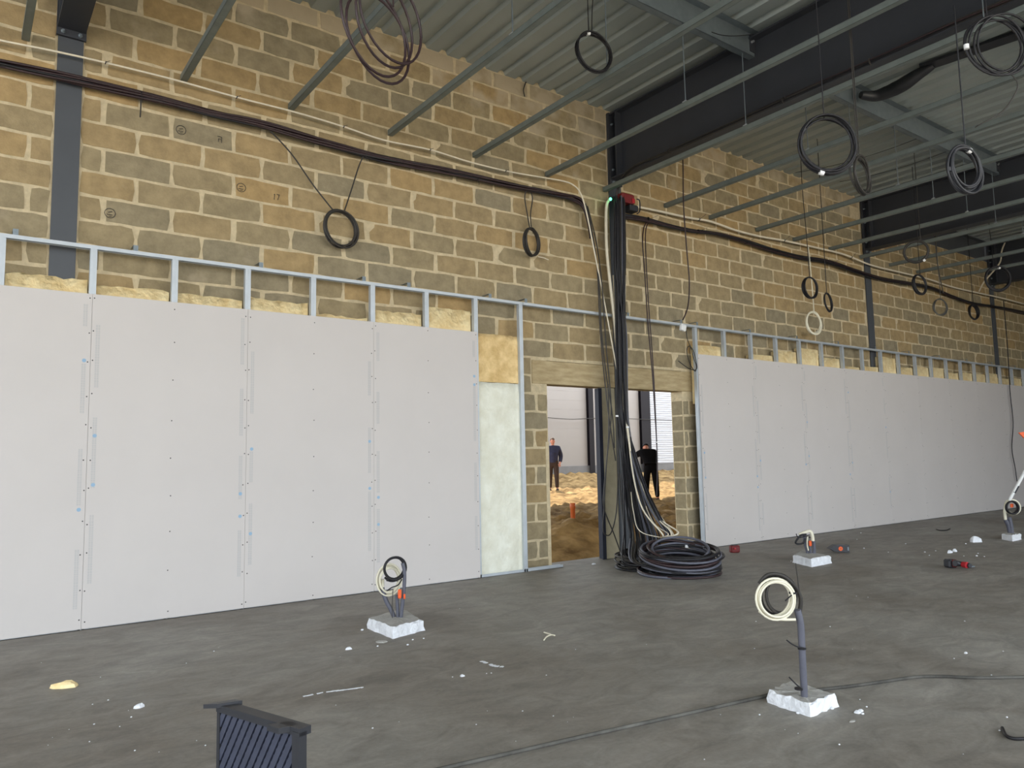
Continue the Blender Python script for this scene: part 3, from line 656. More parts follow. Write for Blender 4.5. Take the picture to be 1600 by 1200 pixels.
coil('round black cable coil hung by two tails from the wall cable bundle', 533, 358, 25, 30, (RM.transposed() @ (W(533, 358, .06) - CAM)).y, 7, .0085, 'grey_c', 0, ((-1.6, 0), (.5, 0)), loose=.12, group='cable coils hanging on the block wall',
     wallstr=[((490, 290, .08), (455, 240, .08), (418, 200, .06)), ((548, 300, .08), (560, 262, .08), (568, 243, .06))])
coil('narrow black cable coil hung on the block wall left of the column', 830, 380, 11, 23, (RM.transposed() @ (W(830, 380, .05) - CAM)).y, 5, .0085, 'grey_c', 0, ((-.3, 0), (.3, 0)), loose=.12, group='cable coils hanging on the block wall',
     wallstr=[((824, 335, .08), (820, 310, .08), (822, 297, .06)), ((829, 335, .08), (832, 310, .08), (828, 297, .06))])

m = MB(); m.tube([W(841, 401, .07), W(850, 403, .07), W(857, 406, .07)], .006, 6); m.build('pale_tail', M['white_c'], [o for o in COL.objects if o.get('label', '').startswith('narrow black cable coil hung')][0])
# single hanging cables
def hang(label, pts, r, mt, name='hanging_cable'):
    t = thing(name, pts[len(pts)//2], label, 'cable'); m = MB(); m.tube(spline(pts, 6), r, 6); m.build('cable', M[mt], t); return t
yj = -.45
t = hang('brown cable dropping from the roof to a white junction box', [V((W(1066, 250, yj).x, yj, 5.6))] + [W(u, v, yj) for u, v in ((1067, 250), (1068, 320), (1073, 390), (1077, 440), (1075, 478), (1067, 500))], .0085, 'brown')
bxp = W(1067, 512, yj); m = MB(); m.cbox(bxp, (.085, .05, .085), Matrix.Rotation(.2, 3, 'Y'), .01); b = m.build('junction_box', M['wbox'], t)
m = MB(); m.cbox(bxp + V((0, -.027, 0)), (.06, .006, .06), Matrix.Rotation(.2, 3, 'Y'), .002); m.build('lid', M['wbox'], b)
m = MB(); m.tube(spline([W(u, v, yj) for u, v in ((1072, 516), (1074, 530), (1080, 545), (1084, 560), (1088, 572), (1086, 580), (1078, 568), (1073, 548), (1077, 541), (1084, 550), (1089, 572), (1086, 578), (1075, 575), (1060, 564))], 6), .005, 6); m.build('free_tail', M['black'], t)
t = hang('doubled dark cable looping off the wall bundle and down the right doorway', [W(u, v, y) for u, v, y in ((1012, 345, .06), (1006, 356, .04), (1004, 380, .0), (1007, 420, .0), (1012, 500, -.02), (1019, 580, -.05), (1023, 640, -.06), (1026, 690, -.08), (1027, 730, -.1), (1026, 775, -.12))], .009, 'brown')
m = MB(); m.tube(spline([W(u, v, y) for u, v, y in ((1014, 346, .05), (1009, 360, .03), (1009, 395, .0), (1013, 470, -.02), (1021, 580, -.05), (1026, 690, -.08))], 6), .008, 6); m.build('cable', M['brown'], t)
m = MB(); m.cbox(W(1027, 691, -.1), (.05, .02, .014), bev=.003); m.build('white_label', M['tape'], t)
hang('thin black cable hanging down the far right plasterboard', [W(u, v, -.06) for u, v in ((1568, 470), (1574, 540), (1578, 610), (1583, 660), (1581, 700), (1586, 730), (1589, 752))], .009, 'black')
hang('short dark cable end poking out of the wall top under the deck', [W(u, v, .12) for u, v in ((822, 128), (818, 140), (820, 151))], .006, 'black')
hang('thin slack wire strung under the purlin beside the deep beam', [at(u, v, 1, -2.1) for u, v in ((1112, 50), (1128, 55), (1150, 56), (1175, 54), (1190, 53))], .004, 'black')
def sagline(a, b, sag): return [a.lerp(b, k/6) - V((0, 0, sag*4*(k/6)*(1-k/6))) for k in range(7)]
hang('thin wire sagging from the wall top to the purlin right of the deep beam', sagline(W(1240, 270, .14), at(1432, 217, 1, -2.0), .06), .004, 'black')
hang('second thin wire, sagging just right of the first under the roof deck', sagline(at(1312, 284, 2, 5.64), at(1478, 237, 1, -2.0), .05), .004, 'black')
hang('thin wire drooping from the corner coil across the right roof bay', [D(u, v, 4.9) for u, v in ((1576, 112), (1590, 130), (1584, 150), (1565, 175), (1530, 195))] + [D(1524, 199, 4.95)], .004, 'grey_c')
P = [W(u, v, .0) for u, v in ((1530, 455), (1538, 440), (1545, 415), (1549, 395), (1556, 380), (1568, 373), (1580, 370))]
hang('white cable curving up round the end of the farthest beam', [p + V((0, -.2 if i > 1 else 0, 0)) for i, p in enumerate(P)], .016, 'white_c')
hang('thin dangling cable in front of the far right block wall', (lambda b: [V((b.x, b.y, 5.64)), V((b.x, b.y, 5.0))] + [D(u, v, 12.5) for u, v in ((1462, 385), (1466, 420), (1474, 458))])(D(1462, 380, 12.5)), .008, 'grey_c')
hang('thin dangling cable end below the wall bundle at left', [W(u, v, .07) for u, v in ((220, 152), (220, 165), (219, 183))], .006, 'grey_c')
# dark strip with a thick end under the deck right of the deep beam
X = 8.6; m = MB(); a = at(1440, 108, 2, 5.6); b = at(1605, 52, 2, 5.6)
d = (b-a).normalized(); s = V((d.y, -d.x, 0))
m.prism([a - s*.09, b - s*.09, b + d*2 - s*.09, b + d*2 + s*.09, b + s*.09, a + s*.09], (0, 0, .03)); 
P = [a + d*.12 + V((0, 0, .0)), a - d*.04 + V((0, 0, -.05)), a - d*.25 + V((0, 0, -.12)), a - d*.5 + V((0, 0, -.14)), at(1345, 148, 2, 5.46)]
m.tube(spline(P, 5), [.045, .05, .055, .06, .065, .07, .075, .08, .085, .085, .085, .085, .08, .08, .075, .07, .065, .06, .055, .05, .04], 8)
tag(m.build('dark_strip', M['plast'], base=a), 'black strip with a thick end under the roof deck', 'plastic strip')

# laser level on the column
lp = W(983, 318, .0); t = thing('laser_level', lp, 'red and black rotary laser level strapped to the central column', 'laser level')
m = MB(); m.cbox(W(977, 312, -.0), (.22, .13, .12), bev=.015); m.build('body', M['red_dark'], t)
m = MB(); m.cbox(W(986, 327, .0), (.15, .13, .075), bev=.012); m.build('battery_base', M['plast'], t)
m = MB(); m.cbox(W(990, 314, -.072), (.05, .006, .06), bev=.002); m.build('red_panel', M['red'], t)
m = MB(); m.tube(spline([W(995, 311, -.02), W(999, 313, -.03), W(1000, 322, -.03), W(999, 331, -.03), W(995, 334, -.02)], 5), .008, 6); m.build('handle', M['plast'], t)
m = MB(); m.ball(W(954, 311, -.03), (.018, .014, .018), 10, 6); m.build('green_light', M['green'], t)
m = MB(); m.box((lp.x-.12, .05, lp.z-.16), (lp.x+.1, .128, lp.z-.13)); m.build('mount', M['plast'], t)

# ------------------------------------------------------------------ floor stub-ups
def pad(t, corners, h, seed, top='pad_top'):
    """broken gypsum pad: jittered outline, sloped rough sides"""
    q = random.Random(seed); n = 9; out = []
    for i in range(4):
        a, b = corners[i], corners[(i+1) % 4]
        for k in range(n): out.append(V(a).lerp(V(b), k/n))
    c = sum(out, V((0,0,0)))/len(out); N = len(out); vs = []; fs = []
    for lv, (f, z) in enumerate(((1.03, 0), (1.0, h*.35), (.985, h*.85), (.94, h))):
        for p in out:
            j = q.uniform(-.007, .007); d = (p-c); k = (c + d*(f + j/d.length)); vs.append((k.x, k.y, max(0, z + (q.uniform(-.005, .005) if lv else 0))))
    for lv in range(3):
        for i in range(N): fs.append((lv*N+i, lv*N+(i+1) % N, (lv+1)*N+(i+1) % N, (lv+1)*N+i))
    m = MB(); m.add(vs, fs); m.build('pad', M['plaster'], t)
    m = MB(); tv_ = [vs[3*N+i] for i in range(N)] + [(c.x, c.y, h+.002)]
    m.add(tv_, [(i, (i+1) % N, N) for i in range(N)]); m.add([(x, y, z-.02) for x, y, z in tv_[:N]], [tuple(range(N))]); m.build('pad_top', M[top], t)
    return c
def ringcoil(m, c, R0, h, n, r, q, loose=.12, squash=1.0, up=V((0,0,1))):
    nr = h.cross(up)
    for i in range(n):
        rr = R0*q.uniform(1-loose, 1); dx = q.uniform(-.05, .05)*R0; k1 = q.uniform(0, 6); dn = q.uniform(-.018, .018)
        m.tube([c + h*(rr*math.cos(2*math.pi*k/28)*squash + dx) + up*rr*math.sin(2*math.pi*k/28) + nr*(dn + .008*math.sin(2*math.pi*k/28+k1)) for k in range(29)], r, 6, cap=False)

# 1: pad before the left partition
t = thing('floor_outlet', (1.86, -1.52, 0), 'conduits with a white and a black coil in a gypsum pad before the left partition', 'conduit stub', 'cable stubs in gypsum pads')
dk = (RM.transposed() @ (V((1.86, -1.52, .2)) - CAM)).y
pad(t, [G(574, 982), G(614, 998), G(662, 985), G(630, 966)], .075, 31)
def PX(us, d): return [D(u, v, d) for u, v in us]
m = MB(); m.tube(spline(PX(((618, 972), (612, 955), (603, 938), (597, 918)), dk), 6), .017, 8); m.build('conduit', M['conduit'], t)
m = MB(); m.tube(spline(PX(((622, 972), (621, 950), (620, 930)), dk-.02), 6), .013, 8); m.build('conduit', M['conduit'], t)
m = MB(); m.tube(spline(PX(((626, 972), (628, 950), (631, 925), (632, 895), (629, 880)), dk-.03), 6), .014, 8); m.build('conduit', M['conduit'], t)
m = MB(); m.tube(spline(PX(((613, 970), (613, 945), (614, 920)), dk-.05), 4), .003, 5); m.build('steel_rod', M['screw'], t)
q = random.Random(4)
m = MB(); ringcoil(m, D(608, 906, dk+.03), 25/FPX*dk, HX*.86+HF*.5, 9, .0055, q, .3, .85); m.tube(PX(((598, 920), (598, 905)), dk), .011, 6); m.build('white_coil', M['cream_c'], t)
m = MB(); ringcoil(m, D(617, 888, dk-.04), 18/FPX*dk, HX*.9+HF*.4, 5, .007, q, .12, 1.0); m.tube(spline(PX(((601, 902), (607, 907), (615, 908), (624, 904), (629, 898)), dk-.05), 5), .008, 6); m.tube(spline(PX(((605, 923), (612, 918), (622, 914), (628, 905)), dk-.05), 5), .005, 6); m.tube(spline(PX(((604, 907), (612, 904), (622, 907)), dk-.06), 4), .009, 6); m.build('black_coil', M['black'], t)
m = MB(); m.cbox(D(624.5, 928, dk-.06), (.026, .02, .065), bev=.006); m.cbox(D(632, 932, dk-.06), (.014, .014, .036), bev=.004); m.build('orange_cap', M['orange'], t)
# 2: nearest pad, tall single conduit
t = thing('floor_outlet', (2.6, -4.33, 0), 'tall grey conduit with white and black cable rings in the nearest gypsum pad', 'conduit stub', 'cable stubs in gypsum pads')
base2 = G(1257, 1088, .06); dk = (RM.transposed() @ (base2 - CAM)).y
pad(t, [G(1199, 1098), G(1266, 1120), G(1308, 1104), G(1236, 1082)], .06, 32)
m = MB(); m.tube(spline(PX(((1257, 1090), (1255, 1050), (1253, 1010), (1251, 975), (1246, 953)), dk), 6), .0165, 9); m.build('conduit', M['conduit'], t)
q = random.Random(8)
m = MB(); ringcoil(m, D(1212, 936, dk-.02), 34/FPX*dk, (HX*.97+HF*.2), 5, .0058, q, .24, 1.06); m.tube(spline(PX(((1186, 955), (1204, 966), (1225, 968), (1243, 968)), dk-.03), 5), .0068, 6); m.build('white_ring', M['cream_c'], t)
m = MB(); ringcoil(m, D(1218, 929, dk+.04), 32/FPX*dk, (HX*.9+HF*.4), 4, .0065, q, .16, 1.0); m.tube(spline(PX(((1186, 912), (1200, 898), (1222, 899), (1241, 915), (1251, 935), (1249, 960)), dk+.02), 5), .0095, 6); m.build('black_ring', M['grey_c'], t)
m = MB(); m.tube(PX(((1249, 925), (1243, 880)), dk), .003, 5); m.build('wire', M['grey_c'], t)
for us in (((1258, 1013), (1247, 1011), (1237, 1006), (1229, 1000)), ((1244, 926), (1237, 930), (1227, 939)), ((1253, 1076), (1245, 1070), (1233, 1058))):
    m = MB(); m.tube(spline(PX(us, dk-.02), 4), .0035, 5); m.lathe(D(us[0][0]-5, us[0][1], dk), [(.02, -.004), (.02, .004)], 10); m.build('cable_tie', M['black'], t)
# 3: far pad before the right partition
t = thing('floor_outlet', (6.98, -1.55, 0), 'short conduits with white and black loops in a pad before the right partition', 'conduit stub', 'cable stubs in gypsum pads')
dk = (RM.transposed() @ (V((7.0, -1.55, .1)) - CAM)).y
pad(t, [G(1239, 879), G(1268, 886), G(1299, 880), G(1254, 871)], .085, 33)
m = MB(); m.tube(spline(PX(((1264, 874), (1261, 860), (1257, 845), (1257, 835)), dk), 5), .018, 7); m.build('conduit', M['conduit'], t)
m = MB(); m.tube(spline(PX(((1270, 874), (1272, 860), (1271, 845)), dk), 5), .02, 7); m.build('conduit', M['conduit'], t)
m = MB(); m.tube(spline(PX(((1267, 874), (1266, 858), (1264, 845)), dk-.02), 5), .012, 7); m.build('conduit', M['conduit'], t)
m = MB(); m.tube(spline(PX(((1270, 845), (1269, 836), (1265, 830), (1255, 833), (1249, 836)), dk), 5), .02, 7); m.tube(spline(PX(((1263, 860), (1261, 850), (1262, 838)), dk-.03), 5), .008, 6); m.build('white_loop', M['cream_c'], t)
m = MB(); m.tube(spline(PX(((1260, 835), (1252, 836), (1246, 842), (1243, 848), (1248, 850), (1255, 848), (1258, 841)), dk-.03), 6), .011, 6); m.tube(spline(PX(((1266, 840), (1260, 838), (1248, 840), (1244, 834)), dk-.03), 4), .006, 5); m.build('black_loop', M['black'], t)
m = MB(); m.cbox(D(1266, 849, dk-.04), (.035, .025, .06), bev=.008); m.build('orange_cap', M['orange'], t)
# 4: pad at the right edge with a white pipe
p4 = G(1580, 842); t = thing('floor_outlet', p4, 'conduits with a round white coil in the farthest pad at the right edge', 'conduit stub', 'cable stubs in gypsum pads')
pad(t, [G(1566, 843), G(1582, 846), G(1596, 843), G(1580, 838.5)], .08, 34)
dk = (RM.transposed() @ (p4 - CAM)).y
m = MB(); m.tube(spline(PX(((1579, 838), (1576, 822), (1571, 812)), dk), 5), .03, 7); m.build('conduit', M['conduit'], t)
m = MB(); m.tube(spline(PX(((1582, 838), (1580, 822), (1577, 808)), dk-.02), 5), .025, 7); m.build('conduit', M['conduit'], t)
q = random.Random(3); m = MB(); ringcoil(m, D(1582, 792, dk), 12/FPX*dk, HX, 6, .012, q, .25); m.tube(spline(PX(((1571, 812), (1570, 795), (1575, 785)), dk), 4), .02, 6); m.build('white_coil', M['cream_c'], t)
m = MB(); ringcoil(m, D(1581, 793, dk-.05), 10/FPX*dk, HX, 3, .012, q, .1); m.build('black_coil', M['black'], t)
m = MB(); m.cbox(D(1581, 790, dk-.0), (.07, .02, .05), bev=.006); m.build('red_label', M['orange'], t)
t = thing('white_pipe', D(1577, 781, dk-.02), 'white plastic pipe leaning up from the farthest pad past the right edge', 'pipe')
m = MB(); m.tube(PX(((1577, 782), (1605, 730), (1640, 665)), dk-.02), .022, 8); m.build('tube', M['wbox'], t)
m = MB(); m.tube(PX(((1584, 770), (1590, 759)), dk-.02), .0245, 8); m.build('band', M['plast'], t)
m = MB(); m.prism([D(1592, 676, dk-.03), D(1632, 670, dk-.03), D(1630, 690, dk-.03), D(1601, 685, dk-.03)], HF*.02); m.build('orange_flag', M['orange'], t)

# dusty cable lying across the floor
P = [G(u, v, .008) for u, v in ((640, 1214), (690, 1201), (800, 1176), (900, 1153), (1000, 1131), (1100, 1109), (1180, 1091))] + [G(1215, 1083, .008), G(1275, 1078, .008)] + [G(u, v, .008) for u, v in ((1330, 1072), (1380, 1065), (1430, 1058), (1470, 1057), (1530, 1059), (1600, 1058), (1700, 1056))]
t = thing('floor_cable', P[3], 'dusty grey cable lying across the concrete floor past the nearest pad', 'cable')
m = MB(); m.tube(spline(P, 6), .0085, 7); m.build('cable', M['greyc2'], t)

# ------------------------------------------------------------------ loose things on the floor
# 1) black mesh basket in the foreground
A_ = D(345, 1106, 2.6); t = thing('lattice_panel', (A_.x, A_.y, 0), 'black plastic lattice panel standing upright on the floor at the lower left', 'panel')
db = 2.5
A, B = D(345, 1106, db+.1), D(468, 1143, db-.15)
ex = (B-A); wdt = ex.length; ex.normalize(); dn = V((0,0,-1)); dn = (dn - ex*dn.dot(ex)).normalized(); nv = ex.cross(dn).normalized()
if nv.dot(CAM-A) < 0: nv = -nv
hgt = A.z/(-dn.z) if dn.z < 0 else .5
hgt = min(hgt, B.z/(-dn.z)) - .005
def face(m, s_, e_): pass
m = MB(); th = .012
# lattice of slanted bars both ways
nb = 26; st = wdt/9.0
def bar(p0, p1, w_, zoff):
    d_ = (p1-p0); 
    if d_.length < .01: return
    d_n = d_.normalized(); s_ = d_n.cross(nv).normalized()*w_/2
    m.prism([p0-s_+nv*zoff, p0+s_+nv*zoff, p1+s_+nv*zoff, p1-s_+nv*zoff], -nv*.008)
def clipseg(a, sl):
    # line x = a + sl*y in panel coords, clipped to the panel
    ys = sorted([0, hgt] + [(0-a)/sl, (wdt-a)/sl]); best = []
    for y in ys:
        x_ = a + sl*y
        if -1e-6 <= x_ <= wdt+1e-6 and -1e-6 <= y <= hgt+1e-6: best.append((x_, y))
    return (best[0], best[-1]) if len(best) > 1 else None
def pt(x_, y): return A + ex*x_ + dn*y
k = -40
while k < 60:
    for sl, w_, zo in ((-.62, .021, .006), (.9, .009, .0)):
        sg = clipseg(k*.034, sl)
        if sg: bar(pt(*sg[0]), pt(*sg[1]), w_, zo)
    k += 1
lo = m.build('lattice_side', M['plast_n'], t)
m = MB(); m.prism([A-nv*.006, B-nv*.006, B+dn*hgt-nv*.006, A+dn*hgt-nv*.006], -nv*.004); m.build('back_panel', M['plast'], t)
m = MB(); m.prism([A-ex*.012-dn*.012+nv*.01, B+ex*.012-dn*.012+nv*.01, B+ex*.012+dn*.012+nv*.01, A-ex*.012+dn*.012+nv*.01], -nv*.045); m.build('rim', M['plast'], t)
m = MB(); m.prism([B-ex*.022+nv*.012, B+ex*.012+nv*.012, B+ex*.012+dn*hgt+nv*.012, B-ex*.022+dn*hgt+nv*.012], -nv*.03); m.build('corner_post', M['plast'], t); m = MB(); m.prism([A-ex*.01+nv*.008, A+ex*.006+nv*.008, A+ex*.006+dn*hgt+nv*.008, A-ex*.01+dn*hgt+nv*.008], -nv*.02); m.build('corner_post', M['plast'], t)
m = MB(); c_ = A - ex*.0 + nv*.0; m.prism([c_-ex*.05+nv*.035-dn*.012, c_+ex*.012+nv*.02-dn*.02, c_+ex*.05-nv*.05-dn*.02, c_-ex*.01-nv*.06-dn*.012], dn*.014); m.build('corner_tab', M['plast'], t)
m = MB(); c_ = B - ex*.07; m.prism([c_-ex*.04+nv*.04-dn*.012, c_+ex*.02+nv*.04-dn*.012, c_+ex*.05-nv*.02-dn*.012, c_-ex*.01-nv*.02-dn*.012], dn*.018); m.build('corner_tab', M['plast'], t)
m = MB(); fp = A + dn*(hgt-.005)
m.prism([fp - nv*.09, fp + nv*.07, fp + nv*.07 + ex*.03, fp - nv*.09 + ex*.03], dn*.004); fp = B - ex*.03 + dn*(hgt-.005) if False else fp
m.build('foot', M['plast'], t)

# 2) black pointed tool case with orange emblem
c = G(1311, 864); dk = (RM.transposed() @ (c - CAM)).y; k = dk/FPX
t = thing('tool_case', c, 'black pointed tool case with a round orange emblem on the floor', 'case')
o0 = D(1311, 859, dk)
def E2(dx, dy): return o0 + HX*dx*k + V((0, 0, -dy*k))
m = MB(); outl = [E2(-15, 1), E2(-10, -2.5), E2(-5, -5), E2(3, -5), E2(13, -4), E2(16, -4.5), E2(16, 6.5), E2(12, 7), E2(2, 6), E2(-6, 5.5), E2(-10, 3)]
zmin = min(p.z for p in outl); outl = [p - V((0, 0, zmin-.003)) for p in outl]; sh = V((0, 0, -(zmin-.003)))
m.prism(outl, HF*.09); m.build('shell', M['plast'], t)
m = MB(); m.lathe(E2(2.5, .8)+sh, [(.026, 0), (.026, .004)], 14, -HF); em = m.build('emblem', M['orange'], t)
m = MB(); m.lathe(E2(2.5, .8)+sh-HF*.0042, [(.012, 0), (.009, .003)], 6, -HF); m.build('emblem_boss', M['pipe'], em)
m = MB(); m.prism([E2(13.4, -1.5)+sh, E2(15.2, -1.5)+sh, E2(15.2, 4)+sh, E2(13.4, 4)+sh], -HF*.004); m.build('pale_clip', M['galv'], t)
# 3) red and black cordless grinder
c = G(1498, 880); dk = (RM.transposed() @ (c - CAM)).y; k = dk/FPX
t = thing('cordless_grinder', c, 'red and black cordless angle grinder lying among plaster chips', 'power tool')
def E3(u, v, z): return G(u, v, z)
m = MB(); m.cbox(E3(1485, 880, .045), (.10, .10, .085), Matrix.Rotation(-.5, 3, 'Z'), .015); m.build('battery', M['plast'], t)
m = MB(); m.cbox(E3(1490, 880, .05), (.05, .09, .075), Matrix.Rotation(-.5, 3, 'Z'), .015); m.build('motor_housing', M['red_dark'], t)
m = MB(); m.tube([E3(1492, 880, .06), E3(1500, 881, .05), E3(1507, 882.5, .045)], [.034, .026, .026], 8); m.build('grip', M['plast'], t)
m = MB(); m.tube([E3(1504, 882, .046), E3(1511, 883, .045)], [.03, .033], 8); m.build('gear_head', M['red'], t)
m = MB(); m.tube([E3(1510, 882.5, .042), E3(1516, 884, .04)], [.03, .022], 8); m.build('head', M['plast'], t)
m = MB(); m.lathe(E3(1514, 885, .012), [(.055, 0), (.055, .006), (.02, .008)], 14); m.build('disc', M['galv'], t)
# 4) small red box
c = G(1148, 863); t = thing('red_box', c, 'small dark red battery box on the floor right of the large coil', 'box')
m = MB(); m.cbox(c + V((0, 0, .043)), (.12, .07, .085), Matrix.Rotation(-.45, 3, 'Z'), .012); b = m.build('body', M['red_dark'], t)
m = MB(); m.cbox(c + V((.0, 0, .088)), (.07, .045, .012), Matrix.Rotation(-.45, 3, 'Z'), .003); m.build('top_slots', M['plast'], t)
m = MB(); m.cbox(c + V((-.035, -.03, .05)), (.03, .02, .02), Matrix.Rotation(-.45, 3, 'Z'), .003); m.build('contact', M['red'], t)
# 5) scraps
def chip(name, label, cat, u, v, w_, d_, h_, rot, mt, seed, group=None):
    q = random.Random(seed); c = G(u, v); n = 8; m = MB(); vs = []; rz = Matrix.Rotation(rot, 3, 'Z')
    rad = [q.uniform(.7, 1.1) for _ in range(n)]
    for z, f in ((0.001, 1.0), (h_*.6, .9), (h_, .5)):
        for i in range(n):
            a = 2*math.pi*i/n; p = rz @ V((math.cos(a)*w_/2*rad[i]*f, math.sin(a)*d_/2*rad[i]*f, 0)); vs.append((c.x+p.x, c.y+p.y, z + (q.uniform(-.15, .15)*h_ if z > .002 else 0)))
    fs = [(l_*n+i, l_*n+(i+1) % n, (l_+1)*n+(i+1) % n, (l_+1)*n+i) for l_ in (0, 1) for i in range(n)] + [tuple(reversed(range(n))), tuple(range(2*n, 3*n))]
    m.add(vs, fs); return tag(m.build(name, M[mt], base=c), label, cat, group)
chip('wool_scrap', 'torn scrap of cream glass wool on the floor at the left', 'scrap', 101, 1074, .17, .07, .03, -.4, 'wool_c', 1)
chip('plaster_chip', 'white plaster chip on the floor, midway between basket and left wall', 'chip', 217, 1106, .05, .035, .02, 0, 'plaster', 2, 'plaster chips')
chip('plaster_chip', 'white plaster chip left of the pad before the left partition', 'chip', 545, 1015, .05, .03, .015, 0, 'plaster', 3, 'plaster chips')
chip('plaster_flake', 'flat grey plaster flake just in front of the left pad', 'chip', 595, 1003, .10, .09, .008, 0, 'pad_top', 4, 'plaster chips')
chip('plaster_chip', 'small white chip on the floor before the left doorway', 'chip', 928, 882, .06, .04, .015, 0, 'plaster', 5, 'plaster chips')
chip('plaster_chunk', 'white pointed plaster chunk on the floor beyond the grinder', 'chip', 1524, 847, .19, .11, .07, -.5, 'plaster', 6, 'plaster chips')
chip('plaster_chunk', 'white plaster lump directly behind the grinder battery', 'chip', 1484, 864, .12, .06, .03, 0, 'plaster', 7, 'plaster chips')
chip('plaster_chunk', 'second white plaster lump behind the grinder, the right one', 'chip', 1492, 862, .07, .05, .03, 0, 'plaster', 8, 'plaster chips')
chip('plaster_chip', 'pale plaster crumbs right of the nearest pad', 'chip', 1341, 1114, .05, .03, .012, 0, 'plaster', 9, 'plaster chips')
chip('plaster_flake', 'thin pale flake lying below the crumbs by the nearest pad', 'chip', 1332, 1127, .05, .025, .005, 0, 'pad_top', 10, 'plaster chips')
chip('plaster_chip', 'lone pale chip in the middle of the right floor', 'chip', 1509, 1021, .035, .02, .008, 0, 'plaster', 11, 'plaster chips')
chip('plaster_chip', 'white chip right of the white scrape near the middle', 'chip', 722, 1057, .035, .03, .01, 0, 'plaster', 12, 'plaster chips')
# smears and strips of plaster on the concrete
def smear(label, us, w_, seed):
    q = random.Random(seed); P = spline([G(u, v, .0015) for u, v in us], 6); N = len(P); m = MB()
    for i in range(N-1):
        if q.random() < .25: continue
        d_ = (P[i+1]-P[i]); s_ = V((-d_.y, d_.x, 0)).normalized(); a, b = q.uniform(.2, 1)*w_, q.uniform(.2, 1)*w_
        m.prism([P[i]-s_*a, P[i]+s_*b, P[i+1]+s_*q.uniform(.2, 1)*w_, P[i+1]-s_*q.uniform(.2, 1)*w_], (0, 0, .002))
    tag(m.build('plaster_smear', M['plaster'], base=P[0]), label, 'smear', 'plaster smears')
smear('long pale plaster smear on the floor, left of centre', ((470, 1089), (500, 1083), (530, 1079), (568, 1074)), .012, 1)
smear('short white plaster scrape right of the left pad', ((753, 1033), (765, 1038), (775, 1041), (787, 1042)), .018, 2)
t = hang('curled strip of white plastic on the floor in the middle', [G(u, v, .006) for u, v in ((850, 1000), (854, 995), (861, 992), (867, 993))] , .005, 'cream_c', 'plastic_curl')
m = MB(); m.tube([G(850, 988, .006), G(860, 991, .006)], .005, 5); m.build('offcut', M['cream_c'], t)
hang('bent black cable offcut on the floor at the lower right edge', [G(u, v, .008) for u, v in ((1566, 1137), (1569, 1144), (1573, 1150), (1585, 1154), (1604, 1154))], .007, 'black', 'cable_offcut')
hang('short dark cable offcut on the floor near the right partition', [G(u, v, .01) for u, v in ((1463, 827), (1468, 828.5), (1478, 828.5), (1484, 826))], .008, 'black', 'cable_offcut')
q = random.Random(77); m = MB()
spots = [(q.uniform(20, 1590), 0) for _ in range(70)]
for u, _ in spots:
    lo_ = 1005 - .138*u + 25; v = q.uniform(lo_, 1190); c = G(u, v); s_ = q.uniform(.002, .006); m.ball(c + V((0, 0, s_*.4)), (s_, s_*.8, s_*.5), 6, 4)
for u, v in ((1445, 863), (1452, 868), (1462, 861), (1506, 869), (1528, 865), (1526, 869), (1538, 870), (1509, 850), (1415, 850), (1388, 863), (1350, 857), (1339, 843), (1345, 833), (1345, 1112), (1348, 1116), (1300, 1108), (1230, 1108), (1247, 1115), (1236, 877), (1243, 880), (566, 985), (590, 1010), (637, 1008), (645, 1000), (662, 998)):
    c = G(u, v); s_ = q.uniform(.006, .015); m.ball(c + V((0, 0, s_*.3)), (s_, s_*.8, s_*.5), 6, 4)
tag(m.build('plaster_crumbs', M['plaster']), 'scattered tiny white plaster crumbs over the concrete floor', 'crumbs', kind='stuff')

# ------------------------------------------------------------------ the hall behind: soil, cladding, people
def gz(x, y):
    def h(a, b): return math.sin(a*1.7+b*2.3)*.5 + math.sin(a*3.1-b*1.9+1.3)*.3 + math.sin(a*6.3+b*5.1)*.2
    base = -.28 if y < 1.0 else (-.28 + (y-1.0)/4.2*.28 if y < 5.2 else 0.0)
    base += max(0, (y-10))*.022 + max(0, y-13.3)*.075
    base += .38*math.exp(-(((x-7.3)/1.5)**2 + ((y-2.4)/.8)**2)) + .12*math.exp(-(((x-9.6)/1.4)**2 + ((y-3.2)/.8)**2))
    base -= .30*math.exp(-((y-4.7)/.6)**2)*(1 if x < 9.6 else .3)
    n = random.Random(int(x*40)*7919 + int(y*40)).uniform(-1, 1)
    return base + .06*h(x*1.3, y*1.7) * min(1, y/2) + .05*n*(.3 + min(1, y/4))
gm = MB(); nx, ny = 190, 125; x0_, x1_, y0_, y1_ = 1.5, 34., .36, 19.
vs = []
for j in range(ny):
    for i in range(nx):
        xx = x0_ + (x1_-x0_)*i/(nx-1); yy = y0_ + (y1_-y0_)*(j/(ny-1))**1.35; vs.append((xx, yy, gz(xx, yy)))
gm.add(vs, [(j*nx+i, j*nx+i+1, (j+1)*nx+i+1, (j+1)*nx+i) for j in range(ny-1) for i in range(nx-1)], True)
tag(gm.build('ground_next_hall', M['soil']), 'rutted sandy soil of the unfinished hall behind the doorways', 'soil', kind='structure')
gb = MB(); gb.box((-9, .36, -1.2), (40, 60, -.6)); tag(gb.build('ground_base', M['soil']), kind='structure')
YB = 18.0; z0 = gz(22, YB) - .1
wb = thing('wall_next_hall', (22, YB, 0), 'pale clad far wall of the hall behind the doorways', 'wall', kind='structure')
xs = [at(u, 640, 1, YB).x for u in (700, 916, 923.5, 998, 1008, 1012, 1075)]
